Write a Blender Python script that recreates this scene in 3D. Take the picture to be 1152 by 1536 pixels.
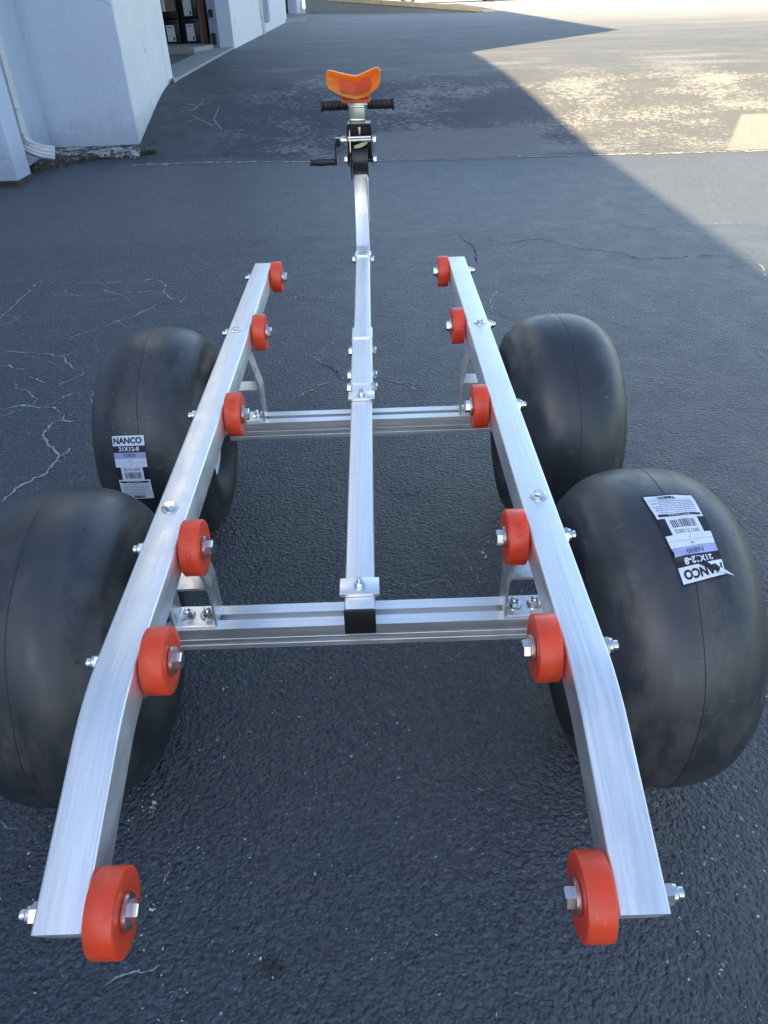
import bpy, bmesh, math, random
from mathutils import Vector, Matrix, noise as mnoise
random.seed(7)
R = math.radians
scene = bpy.context.scene
for o in list(bpy.data.objects):
    bpy.data.objects.remove(o)

# ---------------------------------------------------------------- camera
cam_data = bpy.data.cameras.new('camera')
cam = bpy.data.objects.new('camera', cam_data)
scene.collection.objects.link(cam)
cam_data.sensor_fit = 'VERTICAL'
cam_data.sensor_height = 36.0
cam_data.lens = 1110.07 / 1536.0 * 36.0
cam_data.clip_start = 0.02
cam_data.clip_end = 2000.0
c_right = Vector((0.99944, -0.0202, -0.0272))
c_fwd = Vector((0.0007, 0.8149, -0.5796)).normalized()
c_up = c_right.cross(c_fwd).normalized()
c_right = c_fwd.cross(c_up).normalized()
m = Matrix((( c_right.x, c_up.x, -c_fwd.x, 0.0447),
            ( c_right.y, c_up.y, -c_fwd.y, -0.943),
            ( c_right.z, c_up.z, -c_fwd.z, 1.191),
            (0, 0, 0, 1)))
cam.matrix_world = m
scene.camera = cam

# ---------------------------------------------------------------- world, sun, exposure
SUN_EL = R(28.0)
light_h = Vector((0.618, 0.786, 0.0)).normalized()          # the way sunlight travels over the ground
sun_dir = Vector((-light_h.x * math.cos(SUN_EL), -light_h.y * math.cos(SUN_EL), math.sin(SUN_EL)))
world = bpy.data.worlds.new('World')
scene.world = world
world.use_nodes = True
wn = world.node_tree
wn.nodes.clear()
sky = wn.nodes.new('ShaderNodeTexSky')
sky.sky_type = 'NISHITA'
sky.sun_disc = False
sky.sun_elevation = SUN_EL
sky.sun_rotation = math.atan2(sun_dir.x, sun_dir.y)
sky.air_density = 1.0
sky.dust_density = 1.3
sky.ozone_density = 1.0
bg = wn.nodes.new('ShaderNodeBackground')
bg.inputs['Strength'].default_value = 0.07
wo = wn.nodes.new('ShaderNodeOutputWorld')
wn.links.new(sky.outputs[0], bg.inputs[0])
wn.links.new(bg.outputs[0], wo.inputs[0])
sun_data = bpy.data.lights.new('sun', 'SUN')
sun_data.energy = 5.0
sun_data.angle = R(0.55)
sun_data.color = (1.0, 0.80, 0.48)
sun = bpy.data.objects.new('sun', sun_data)
sun.rotation_euler = sun_dir.to_track_quat('Z', 'Y').to_euler()
sun.location = (-20, -25, 20)
scene.collection.objects.link(sun)
scene.view_settings.view_transform = 'Standard'
scene.view_settings.look = 'None'
scene.view_settings.exposure = 2.72
scene.view_settings.gamma = 1.0
scene.view_settings.use_curve_mapping = False
scene.cycles.max_bounces = 7
scene.cycles.transparent_max_bounces = 8
scene.cycles.use_denoising = True

# ---------------------------------------------------------------- material helpers
class NT:
    def __init__(self, name):
        self.m = bpy.data.materials.new(name)
        self.m.use_nodes = True
        self.t = self.m.node_tree
        self.t.nodes.clear()
        self.out = self.n('ShaderNodeOutputMaterial')
        self.b = self.n('ShaderNodeBsdfPrincipled')
        self.l(self.b.outputs[0], self.out.inputs[0])
        self.pos = self.n('ShaderNodeNewGeometry').outputs['Position']
    def n(self, ty, **kw):
        nd = self.t.nodes.new(ty)
        for k, v in kw.items():
            setattr(nd, k, v)
        return nd
    def l(self, a, b):
        self.t.links.new(a, b)
    def val(self, sock, v):
        if isinstance(v, bpy.types.NodeSocket):
            self.l(v, sock)
        else:
            sock.default_value = v
    def math(self, op, a, b=0.0, c=0.0, clamp=False):
        nd = self.n('ShaderNodeMath', operation=op, use_clamp=clamp)
        for i, v in enumerate((a, b, c)):
            self.val(nd.inputs[i], v)
        return nd.outputs[0]
    def mapping(self, scale=(1, 1, 1), loc=(0, 0, 0), rot=(0, 0, 0), vec=None):
        nd = self.n('ShaderNodeMapping')
        self.l(vec if vec is not None else self.pos, nd.inputs[0])
        nd.inputs['Scale'].default_value = scale
        nd.inputs['Location'].default_value = loc
        nd.inputs['Rotation'].default_value = rot
        return nd.outputs[0]
    def noise(self, scale, detail=3, rough=0.55, vec=None, dist=0.0):
        nd = self.n('ShaderNodeTexNoise')
        self.l(vec if vec is not None else self.pos, nd.inputs['Vector'])
        nd.inputs['Scale'].default_value = scale
        nd.inputs['Detail'].default_value = detail
        nd.inputs['Roughness'].default_value = rough
        nd.inputs['Distortion'].default_value = dist
        return nd.outputs['Fac']
    def voro(self, scale, feature='F1', vec=None, rnd=1.0, out='Distance'):
        nd = self.n('ShaderNodeTexVoronoi', feature=feature)
        self.l(vec if vec is not None else self.pos, nd.inputs['Vector'])
        nd.inputs['Scale'].default_value = scale
        nd.inputs['Randomness'].default_value = rnd
        return nd.outputs[out]
    def ramp(self, fac, lo, hi, smooth=True):
        nd = self.n('ShaderNodeMapRange')
        nd.interpolation_type = 'SMOOTHSTEP' if smooth else 'LINEAR'
        self.val(nd.inputs['Value'], fac)
        nd.inputs['From Min'].default_value = lo
        nd.inputs['From Max'].default_value = hi
        return nd.outputs[0]
    def remap(self, fac, a, b, c, d):
        nd = self.n('ShaderNodeMapRange')
        self.val(nd.inputs['Value'], fac)
        for k, v in zip(('From Min', 'From Max', 'To Min', 'To Max'), (a, b, c, d)):
            nd.inputs[k].default_value = v
        return nd.outputs[0]
    def mix(self, fac, a, b, mode='MIX'):
        nd = self.n('ShaderNodeMix', data_type='RGBA', blend_type=mode)
        self.val(nd.inputs[0], fac)
        for i, v in ((6, a), (7, b)):
            if isinstance(v, tuple) and len(v) == 3:
                v = (*v, 1)
            self.val(nd.inputs[i], v)
        return nd.outputs[2]
    def bump(self, h, strength, dist, normal=None):
        nd = self.n('ShaderNodeBump')
        nd.inputs['Strength'].default_value = strength
        nd.inputs['Distance'].default_value = dist
        self.l(h, nd.inputs['Height'])
        if normal is not None:
            self.l(normal, nd.inputs['Normal'])
        return nd.outputs[0]
    def xyz(self, vec=None):
        nd = self.n('ShaderNodeSeparateXYZ')
        self.l(vec if vec is not None else self.pos, nd.inputs[0])
        return nd.outputs
    def set(self, **kw):
        for k, v in kw.items():
            k = k.replace('_', ' ').title()
            k = {'Ior': 'IOR', 'Specular': 'Specular IOR Level', 'Transmission': 'Transmission Weight',
                 'Subsurface': 'Subsurface Weight', 'Coat': 'Coat Weight'}.get(k, k)
            if isinstance(v, tuple) and len(v) == 3 and k in ('Base Color',):
                v = (*v, 1)
            self.val(self.b.inputs[k], v)
        return self.m

def simple(name, col, rough=0.5, metal=0.0, var=0.12, scale=30, bump=0.0, **kw):
    t = NT(name)
    f = t.noise(scale, 4)
    c = t.mix(t.remap(f, 0.3, 0.7, 0, 1), tuple(x * (1 - var) for x in col), tuple(min(1, x * (1 + var)) for x in col))
    t.set(base_color=c, roughness=t.remap(f, 0.2, 0.8, rough * 0.85, min(1, rough * 1.15)), metallic=metal, **kw)
    if bump:
        t.set(normal=t.bump(t.noise(scale * 4, 3), bump, 0.002))
    return t.m

# ---------------------------------------------------------------- materials
def aluminium(name, streak, base=(0.90, 0.89, 0.875), rough=0.40, metal=0.88):
    t = NT(name)
    st = t.noise(1.0, 4, 0.6, vec=t.mapping(scale=streak))
    sc = t.noise(1.0, 2, 0.5, vec=t.mapping(scale=tuple(s * 2.7 for s in streak), loc=(3, 1, 2)))
    blot = t.noise(22, 4, 0.65, dist=0.4)
    sm = t.ramp(t.noise(6.0, 4, 0.6), 0.52, 0.74)
    c = t.mix(t.ramp(st, 0.30, 0.70), tuple(x * 0.87 for x in base), base)
    c = t.mix(t.math('MULTIPLY', t.ramp(sc, 0.60, 0.74), 0.22), c, (0.50, 0.51, 0.53))
    c = t.mix(t.math('MULTIPLY', sm, 0.16), c, (0.62, 0.63, 0.65))
    c = t.mix(t.math('MULTIPLY', t.ramp(t.noise(70, 4, 0.7), 0.63, 0.74), 0.20), c, (0.45, 0.46, 0.48))
    rg = t.math('ADD', t.remap(blot, 0.2, 0.8, rough - 0.08, rough + 0.12), t.remap(st, 0.25, 0.75, -0.10, 0.12))
    nb = t.bump(sc, 0.22, 0.0008)
    nb = t.bump(t.noise(9, 2), 0.08, 0.003, nb)
    return t.set(base_color=c, metallic=metal, roughness=rg, normal=nb, specular=0.5)
M_ALU_Y = aluminium('aluminium_brushed_lengthwise', (230, 4, 22))
M_ALU_X = aluminium('aluminium_brushed_crosswise', (4, 260, 120), rough=0.38, metal=0.97)
M_ALU_P = aluminium('aluminium_plate', (60, 60, 60), base=(0.93, 0.915, 0.89), rough=0.34, metal=0.96)
M_STEEL = simple('bright_steel', (0.72, 0.72, 0.70), 0.22, 1.0, 0.1, 60)
M_ZINC = simple('zinc_plated_steel', (0.74, 0.73, 0.68), 0.30, 1.0, 0.14, 40)
M_GALV = simple('galvanised_post_steel', (0.50, 0.53, 0.49), 0.34, 1.0, 0.15, 25)
M_BLACKP = simple('black_plastic', (0.012, 0.012, 0.013), 0.35, 0.0, 0.2, 50)
M_BLACKS = simple('black_painted_steel', (0.014, 0.014, 0.016), 0.32, 0.0, 0.2, 40)
M_GRIP = simple('black_rubber_grip', (0.016, 0.016, 0.018), 0.55, 0.0, 0.2, 60)
M_STRAP = simple('yellow_webbing_strap', (0.55, 0.52, 0.30), 0.8, 0.0, 0.15, 120)
M_RIMW = simple('white_painted_rim', (0.72, 0.72, 0.72), 0.35, 0.0, 0.08, 20)
M_RIMB = simple('shade_black_rim', (0.012, 0.012, 0.012), 0.3, 0.0, 0.1, 20)  # rear rims: shade of the deep recess put into the colour

def poly(name, col, deep, rad, tr=0.10):
    t = NT(name)
    f = t.noise(28, 3)
    c = t.mix(t.remap(f, 0.3, 0.7, 0, 1), col, deep)
    sc = t.ramp(t.noise(140, 3, 0.7), 0.60, 0.72)
    rv = t.n('ShaderNodeObjectInfo').outputs['Random']
    c = t.mix(t.math('MULTIPLY', rv, 0.45), c, deep)
    grime = t.math('MULTIPLY', t.ramp(t.noise(45, 4, 0.7), 0.54, 0.70), 0.16)
    c = t.mix(grime, c, (0.35, 0.06, 0.04))
    c2 = t.mix(t.math('MULTIPLY', sc, 0.22), c, (0.9, 0.45, 0.38))
    m_ = t.set(base_color=c2, roughness=t.remap(t.noise(60, 3), 0.3, 0.7, 0.28, 0.46), subsurface=0.92,
               subsurface_scale=0.05, transmission=tr, ior=1.48, normal=t.bump(t.noise(180, 2), 0.06, 0.0006))
    t.b.inputs['Subsurface Radius'].default_value = rad
    return m_
M_RED = poly('red_polyurethane', (1.0, 0.092, 0.030), (1.0, 0.070, 0.020), (1.0, 0.16, 0.05))
M_ORANGE = poly('orange_polyurethane', (1.0, 0.23, 0.014), (1.0, 0.19, 0.010), (1.0, 0.35, 0.04), 0.04)
M_ORRED = poly('deep_red_orange_polyurethane', (1.0, 0.11, 0.030), (0.97, 0.095, 0.025), (1.0, 0.15, 0.04))

t = NT('slick_tyre_rubber')
f1 = t.noise(5, 4, 0.6); f2 = t.noise(40, 4, 0.6); f3 = t.noise(1.0, 5, 0.72, vec=t.mapping(scale=(30, 13, 13)))
c = t.mix(t.remap(f1, 0.3, 0.7, 0, 1), (0.015, 0.017, 0.021), (0.028, 0.031, 0.037))
oc = t.n('ShaderNodeTexCoord').outputs['Object']
ox = t.math('ABSOLUTE', t.xyz(oc)[0])
shoulder = t.math('MULTIPLY', t.ramp(ox, 0.035, 0.095), t.math('SUBTRACT', 1.0, t.ramp(ox, 0.118, 0.132)))
bloom = t.math('MULTIPLY', t.ramp(f3, 0.36, 0.70), t.math('MAXIMUM', t.math('MULTIPLY', shoulder, t.remap(t.noise(4, 2), 0.4, 0.6, 0.1, 0.9)), t.math('MULTIPLY', t.ramp(t.noise(3.3, 2, 0.5), 0.42, 0.62), 0.6)))
c = t.mix(t.math('MULTIPLY', bloom, 0.85), c, (0.115, 0.102, 0.086))
dots = t.math('LESS_THAN', t.voro(70), 0.10)
dots = t.math('MULTIPLY', dots, t.ramp(t.noise(6, 2), 0.56, 0.60))
c = t.mix(t.math('MULTIPLY', dots, 0.7), c, (0.30, 0.30, 0.28))
holes = t.math('LESS_THAN', t.voro(13), 0.055)
c = t.mix(holes, c, (0.006, 0.006, 0.007))
scr = t.noise(1.0, 3, 0.6, vec=t.mapping(scale=(8, 150, 60), rot=(0.2, 0.1, 0.5)))
scuff = t.math('MULTIPLY', t.ramp(scr, 0.62, 0.68), t.ramp(t.noise(7, 2), 0.52, 0.62))
c = t.mix(t.math('MULTIPLY', scuff, 0.5), c, (0.12, 0.115, 0.11))
bh = t.math('SUBTRACT', f2, t.math('MULTIPLY', holes, 0.6))
M_TYRE = t.set(base_color=c, roughness=t.remap(f3, 0.3, 0.75, 0.31, 0.56), specular=0.65, normal=t.bump(bh, 0.12, 0.0025))

t = NT('tyre_sidewall_rubber')
f1 = t.noise(30, 4)
c = t.mix(t.remap(f1, 0.3, 0.7, 0, 1), (0.014, 0.015, 0.017), (0.026, 0.027, 0.028))
M_SIDE = t.set(base_color=c, roughness=0.62, normal=t.bump(f1, 0.08, 0.002))
M_SEAM = simple('tyre_mould_line_rubber', (0.011, 0.012, 0.014), 0.6, 0, 0.1, 60)
M_PAPER = simple('white_label_paper', (0.70, 0.75, 0.84), 0.45, 0, 0.06, 30)
M_LILAC = simple('lilac_label_paper', (0.36, 0.38, 0.62), 0.45, 0, 0.06, 30)
M_INK = simple('black_label_ink', (0.012, 0.012, 0.016), 0.5, 0, 0.1, 30)
M_INKG = simple('grey_label_ink', (0.16, 0.17, 0.22), 0.5, 0, 0.1, 30)

# asphalt ----------------------------------------------------------
def asphalt():
    t = NT('sealed_asphalt')
    P = t.xyz()
    X, Y = P[0], P[1]
    wob = t.noise(3.0, 4, 0.6)
    s = t.math('ADD', t.math('SUBTRACT', t.math('ADD', Y, t.math('MULTIPLY', X, 0.03)), 5.80), t.math('MULTIPLY', t.math('SUBTRACT', wob, 0.5), 0.10))
    far = t.ramp(s, -0.015, 0.02)
    # sealed, nearly black surface close to the dolly
    n1 = t.noise(0.9, 3); n2 = t.noise(7, 4, 0.6); n3 = t.noise(150, 2, 0.5)
    near = t.mix(t.remap(n1, 0.3, 0.7, 0, 1), (0.048, 0.059, 0.079), (0.074, 0.088, 0.113))
    near = t.mix(t.math('MULTIPLY', t.ramp(n2, 0.45, 0.75), 0.35), near, (0.078, 0.084, 0.095))
    near = t.mix(t.remap(n3, 0.35, 0.7, 0.0, 0.45), near, (0.022, 0.026, 0.033))
    cells = t.n('ShaderNodeTexVoronoi'); t.l(t.mapping(scale=(1, 1, 0.02)), cells.inputs['Vector']); cells.inputs['Scale'].default_value = 150
    cell = t.n('ShaderNodeSeparateColor'); t.l(cells.outputs['Color'], cell.inputs[0]); cr_, cg_ = cell.outputs[0], cell.outputs[1]
    near = t.mix(t.math('MULTIPLY', t.ramp(cr_, 0.78, 0.86), 0.6), near, (0.115, 0.124, 0.142))
    near = t.mix(t.math('MULTIPLY', t.ramp(cg_, 0.70, 0.78), 0.45), near, (0.018, 0.022, 0.031))
    # band between the two joints is a little paler
    band = t.math('MULTIPLY', t.ramp(Y, 3.50, 3.58), t.math('SUBTRACT', 1.0, far))
    near = t.mix(t.math('MULTIPLY', band, t.remap(n2, 0.3, 0.7, 0.25, 0.6)), near, (0.092, 0.098, 0.110))
    # pale specks of grit worn through the sealer
    dvn = t.n('ShaderNodeTexNoise'); t.l(t.pos, dvn.inputs['Vector']); dvn.inputs['Scale'].default_value = 120; dvn.inputs['Detail'].default_value = 2
    dvs = t.n('ShaderNodeVectorMath', operation='SCALE'); t.l(dvn.outputs['Color'], dvs.inputs[0]); dvs.inputs['Scale'].default_value = 0.016
    dva = t.n('ShaderNodeVectorMath', operation='ADD'); t.l(t.mapping(scale=(1, 1, 0.02)), dva.inputs[0]); t.l(dvs.outputs[0], dva.inputs[1])
    sp = t.math('LESS_THAN', t.voro(52, vec=dva.outputs[0]), t.remap(t.noise(2.2, 3), 0.40, 0.72, 0.03, 0.17))
    sp = t.math('MULTIPLY', sp, t.ramp(t.noise(11, 3), 0.44, 0.54))
    near = t.mix(t.math('MULTIPLY', sp, 0.95), near, (0.42, 0.42, 0.42))
    salt = t.math('MULTIPLY', t.ramp(t.noise(240, 2, 0.7), 0.62, 0.70), t.ramp(t.noise(4, 3, 0.6), 0.42, 0.66))
    near = t.mix(t.math('MULTIPLY', salt, 0.6), near, (0.20, 0.20, 0.205))
    # older grey surface past the joint
    nf = t.noise(1.0, 5, 0.6, vec=t.mapping(scale=(0.35, 1.6, 1)))
    nf2 = t.noise(1.0, 5, 0.65, vec=t.mapping(scale=(0.9, 6.0, 1), loc=(4, 2, 0)))
    farc = t.mix(t.remap(nf, 0.3, 0.7, 0, 1), (0.058, 0.064, 0.076), (0.104, 0.109, 0.118))
    farc = t.mix(t.math('MULTIPLY', t.ramp(nf2, 0.50, 0.72), 0.65), farc, (0.20, 0.20, 0.198))
    # crusty wear on the slope just past the joint
    wear_band = t.math('MULTIPLY', t.ramp(s, -0.05, 0.25), t.math('SUBTRACT', 1.0, t.ramp(s, 1.6, 6.5)))
    cr = t.noise(24, 8, 0.82, dist=0.2, vec=t.mapping(scale=(0.8, 1.15, 0.2)))
    cr2 = t.noise(1.6, 3, 0.6, vec=t.mapping(scale=(0.6, 1, 0.2), loc=(7, 3, 0)))
    crust = t.ramp(t.math('ADD', cr, t.math('MULTIPLY', t.math('ADD', t.math('SUBTRACT', cr2, 0.5), t.math('MULTIPLY', t.math('SUBTRACT', 1.0, t.ramp(s, 0.05, 0.9)), 0.10)), 0.62)), 0.545, 0.580)
    side = t.ramp(X, -0.4, 2.2)  # darker sealer left; paler right has the sunlight put into its colour
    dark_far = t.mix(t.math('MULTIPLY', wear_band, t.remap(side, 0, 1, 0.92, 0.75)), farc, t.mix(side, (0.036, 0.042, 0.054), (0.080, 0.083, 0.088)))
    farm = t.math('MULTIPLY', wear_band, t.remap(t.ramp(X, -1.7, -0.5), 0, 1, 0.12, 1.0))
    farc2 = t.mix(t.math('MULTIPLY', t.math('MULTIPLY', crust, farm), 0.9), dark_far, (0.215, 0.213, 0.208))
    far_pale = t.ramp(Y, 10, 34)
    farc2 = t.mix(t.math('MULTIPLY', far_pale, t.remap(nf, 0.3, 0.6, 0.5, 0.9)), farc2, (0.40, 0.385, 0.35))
    # two relaid rectangles of paler asphalt
    def rect(x0, x1, y0, y1, slant):
        xs = t.math('SUBTRACT', X, t.math('MULTIPLY', t.math('SUBTRACT', Y, y0), slant))
        e = 0.03
        a = t.math('MULTIPLY', t.ramp(xs, x0 - e, x0 + e), t.math('SUBTRACT', 1.0, t.ramp(xs, x1 - e, x1 + e)))
        b_ = t.math('MULTIPLY', t.ramp(Y, y0 - e, y0 + e), t.math('SUBTRACT', 1.0, t.ramp(Y, y1 - e, y1 + e)))
        return t.math('MULTIPLY', a, b_)
    pr = rect(0.05, 1.53, 5.78, 6.50, 0.05)
    n4 = t.noise(90, 3, 0.6)
    farc2 = t.mix(t.math('MULTIPLY', pr, 0.92), farc2, t.mix(t.remap(n4, 0.35, 0.65, 0, 1), (0.115, 0.119, 0.125), (0.205, 0.207, 0.210)))
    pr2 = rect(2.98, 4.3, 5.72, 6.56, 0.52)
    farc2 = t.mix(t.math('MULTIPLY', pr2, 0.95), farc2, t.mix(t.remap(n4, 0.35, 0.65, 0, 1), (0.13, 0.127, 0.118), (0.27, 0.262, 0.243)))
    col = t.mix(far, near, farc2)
    # oily spot under the rear of the dolly
    dv = t.n('ShaderNodeVectorMath', operation='DISTANCE')
    t.l(t.pos, dv.inputs[0]); dv.inputs[1].default_value = (-0.146, -0.43, 0.0)
    spot = t.math('SUBTRACT', 1.0, t.ramp(t.math('ADD', dv.outputs['Value'], t.math('MULTIPLY', t.math('SUBTRACT', t.noise(60, 3), 0.5), 0.03)), 0.010, 0.022))
    col = t.mix(t.math('MULTIPLY', spot, 0.7), col, (0.008, 0.009, 0.011))
    # relief
    h1 = t.noise(92, 4, 0.58); h2 = cells.outputs['Distance']; h3 = t.noise(20, 3, 0.5)
    h = t.math('ADD', t.math('ADD', t.math('MULTIPLY', h1, 1.0), t.math('MULTIPLY', h2, -0.28)), t.math('MULTIPLY', h3, 0.5))
    nb = t.bump(h, 1.0, 0.017)
    rough = t.remap(n2, 0.3, 0.7, 0.34, 0.48)
    rough = t.math('ADD', rough, t.math('MULTIPLY', far, 0.22))
    t.set(base_color=col, roughness=rough, specular=0.5, normal=nb)
    return t.m
M_ASPH = asphalt()

t = NT('crack_grit')
M_CRACK = t.set(base_color=t.mix(t.remap(t.noise(160, 3), 0.35, 0.65, 0, 1), (0.20, 0.20, 0.205), (0.46, 0.46, 0.46)), roughness=0.9, normal=t.bump(t.noise(300, 3), 0.5, 0.003))
M_FLECK = simple('white_grit_fleck', (0.50, 0.50, 0.51), 0.8, 0, 0.3, 60)
M_DCRACK = simple('dark_crack_and_shade', (0.020, 0.022, 0.027), 0.9, 0, 0.2, 80)
M_SEAMGRIT = simple('joint_grit', (0.25, 0.25, 0.24), 0.95, 0, 0.5, 45, 0.6)

# stucco ----------------------------------------------------------
def stucco(name, col, dirt=(0.33, 0.33, 0.33), pit=0.6):
    t = NT(name)
    a = t.noise(2.0, 5, 0.6); b_ = t.noise(26, 4, 0.6); d = t.noise(1.0, 4, 0.6, vec=t.mapping(scale=(6, 6, 0.5)))
    c = t.mix(t.remap(a, 0.3, 0.7, 0, 1), tuple(x * 0.92 for x in col), col)
    c = t.mix(t.math('MULTIPLY', t.ramp(d, 0.55, 0.75), 0.18), c, dirt)
    c = t.mix(t.math('MULTIPLY', t.ramp(t.noise(70, 3, 0.7), 0.62, 0.72), 0.25), c, dirt)
    Z = t.xyz()[2]
    splash = t.math('MULTIPLY', t.math('SUBTRACT', 1.0, t.ramp(t.math('ADD', Z, t.math('MULTIPLY', t.noise(9, 4, 0.7), -0.35)), -0.12, 0.22)), 0.55)
    c = t.mix(splash, c, dirt)
    vd = t.n('ShaderNodeVectorMath', operation='ADD'); t.l(t.pos, vd.inputs[0])
    nzc = t.n('ShaderNodeTexNoise'); t.l(t.pos, nzc.inputs['Vector']); nzc.inputs['Scale'].default_value = 4.0; nzc.inputs['Detail'].default_value = 4
    vs_ = t.n('ShaderNodeVectorMath', operation='SCALE'); t.l(nzc.outputs['Color'], vs_.inputs[0]); vs_.inputs['Scale'].default_value = 0.35; t.l(vs_.outputs[0], vd.inputs[1])
    vor = t.voro(0.9, 'DISTANCE_TO_EDGE', vec=vd.outputs[0])
    hair = t.math('MULTIPLY', t.math('LESS_THAN', vor, 0.004), t.ramp(t.noise(1.3, 2), 0.52, 0.60))
    c = t.mix(t.math('MULTIPLY', hair, 0.4), c, tuple(x * 0.5 for x in dirt))
    hb_ = t.math('SUBTRACT', t.math('ADD', b_, t.math('MULTIPLY', t.noise(8, 3), 0.8)), hair)
    return t.set(base_color=c, roughness=0.7, specular=0.3, normal=t.bump(hb_, pit, 0.014))
M_WHITE = stucco('white_painted_stucco', (0.78, 0.78, 0.755))
M_BLUE = stucco('blue_grey_stucco', (0.54, 0.60, 0.70), (0.30, 0.34, 0.42), 0.5)  # bluer, darker tone than the white walls
M_BLUED = stucco('blue_grey_painted_steel', (0.22, 0.27, 0.34), (0.15, 0.18, 0.22), 0.1)
M_ROOF = simple('roof_gravel', (0.3, 0.3, 0.29), 0.9, 0, 0.2, 20)
M_CONC = stucco('weathered_concrete', (0.34, 0.34, 0.32), (0.14, 0.14, 0.13), 0.6)
t = NT('mossy_broken_concrete')
nb1 = t.noise(11, 6, 0.75, dist=0.4)
cc = t.mix(t.ramp(nb1, 0.44, 0.56), (0.05, 0.05, 0.045), (0.48, 0.47, 0.43))
cc = t.mix(t.math('MULTIPLY', t.ramp(t.noise(40, 4, 0.7), 0.52, 0.66), 0.7), cc, (0.10, 0.10, 0.09))
M_CONCD = t.set(base_color=cc, roughness=0.95, normal=t.bump(nb1, 0.9, 0.03))
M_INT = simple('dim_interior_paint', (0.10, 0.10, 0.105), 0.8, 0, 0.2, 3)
M_DOWN = simple('grey_downspout_paint', (0.52, 0.53, 0.54), 0.4, 0, 0.06, 12)
M_GRATE = simple('dark_grate_iron', (0.11, 0.10, 0.09), 0.6, 0.3, 0.3, 40)
M_PIT = simple('drain_pit_dirt', (0.02, 0.018, 0.016), 0.9, 0, 0.3, 20)
M_CARTON = simple('cardboard', (0.22, 0.15, 0.10), 0.85, 0, 0.15, 15)
M_BOX = simple('black_storage_case', (0.010, 0.010, 0.011), 0.4, 0, 0.2, 20)
M_TAG = simple('white_case_label', (0.62, 0.64, 0.68), 0.5, 0, 0.1, 40)
M_YELLOW = simple('sunlit_tan_concrete', (0.74, 0.53, 0.29), 0.8, 0, 0.15, 6)  # warm tan stands in for the sunlit strip behind the wall
M_LITTER = simple('brown_leaf_litter', (0.055, 0.043, 0.032), 0.9, 0, 0.5, 60, 0.8)
M_LEAFBIT = simple('dead_leaf', (0.12, 0.085, 0.05), 0.8, 0, 0.5, 25)
M_GREEN = simple('weed_leaf', (0.07, 0.13, 0.035), 0.55, 0, 0.35, 25)
t = NT('old_timber')
g = t.noise(1.0, 4, 0.6, vec=t.mapping(scale=(60, 60, 3)))
M_WOOD = t.set(base_color=t.mix(t.remap(g, 0.3, 0.7, 0, 1), (0.13, 0.085, 0.055), (0.30, 0.21, 0.14)), roughness=0.75, normal=t.bump(g, 0.3, 0.004))
M_CARP = simple('dark_red_car_paint', (0.16, 0.012, 0.014), 0.25, 0.0, 0.05, 5, coat=1.0)
M_GLASS = simple('dark_car_glass', (0.02, 0.025, 0.03), 0.05, 0.0, 0.05, 5)
M_LAMP = simple('clear_lamp_plastic', (0.6, 0.6, 0.6), 0.1, 0.0, 0.05, 5)
M_TAIL = simple('red_lamp_plastic', (0.4, 0.01, 0.01), 0.15, 0.0, 0.05, 5)

# ---------------------------------------------------------------- object helpers
ORG = {}
def put(name, me, org=(0, 0, 0), parent=None, label=None, cat=None, group=None, kind=None):
    o = bpy.data.objects.new(name, me)
    scene.collection.objects.link(o)
    org = Vector(org)
    ORG[o] = org
    if parent is not None:
        o.parent = parent
        o.location = org - ORG[parent]
    else:
        o.location = org
    if label: o['label'] = label
    if cat: o['category'] = cat
    if group: o['group'] = group
    if kind: o['kind'] = kind
    return o
def empty(name, org, parent=None, **kw):
    o = put(name, None, org, parent, **kw)
    o.empty_display_size = 0.1
    return o
def mesh(name, verts, faces, mats, smooth=False, idx=None):
    me = bpy.data.meshes.new(name)
    me.from_pydata([tuple(v) for v in verts], [], faces)
    for m_ in (mats if isinstance(mats, (list, tuple)) else [mats]):
        me.materials.append(m_)
    if idx is not None:
        for p, i in zip(me.polygons, idx):
            p.material_index = i
    if smooth:
        for p in me.polygons:
            p.use_smooth = True
    me.update()
    return me
def bm_mesh(name, bm, mats, smooth_angle=None):
    bmesh.ops.recalc_face_normals(bm, faces=bm.faces[:])
    me = bpy.data.meshes.new(name)
    if smooth_angle is not None:
        for f in bm.faces:
            f.smooth = True
        for e in bm.edges:
            e.smooth = not (len(e.link_faces) == 2 and e.calc_face_angle(0) > smooth_angle)
    bm.to_mesh(me); bm.free()
    for m_ in (mats if isinstance(mats, (list, tuple)) else [mats]):
        me.materials.append(m_)
    return me
def add_box(bm, lo, hi, bevel=0.0, mi=0, seg=2):
    lo, hi = Vector(lo), Vector(hi)
    r = bmesh.ops.create_cube(bm, size=1.0)
    vs = r['verts']
    for v in vs:
        v.co = Vector((lo[i] + (v.co[i] + 0.5) * (hi[i] - lo[i]) for i in range(3)))
    if bevel > 0:
        es = list({e for v in vs for e in v.link_edges})
        rr = bmesh.ops.bevel(bm, geom=es, offset=bevel, segments=seg, affect='EDGES', profile=0.5)
        fs = rr['faces']
    fset = {f for v in vs if v.is_valid for f in v.link_faces}
    for f in fset: f.material_index = mi
    return vs
def add_prism(bm, pts, lo, hi, axis, mi=0):
    """pts: 2-D outline; axis 'x','y','z' is the extrusion direction between lo and hi"""
    def mk(p, t_):
        return {'x': (t_, p[0], p[1]), 'y': (p[0], t_, p[1]), 'z': (p[0], p[1], t_)}[axis]
    a = [bm.verts.new(mk(p, lo)) for p in pts]
    b_ = [bm.verts.new(mk(p, hi)) for p in pts]
    n = len(pts)
    fs = [bm.faces.new(a[::-1]), bm.faces.new(b_)]
    for i in range(n):
        fs.append(bm.faces.new((a[i], a[(i + 1) % n], b_[(i + 1) % n], b_[i])))
    for f in fs: f.material_index = mi
    return fs
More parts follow.
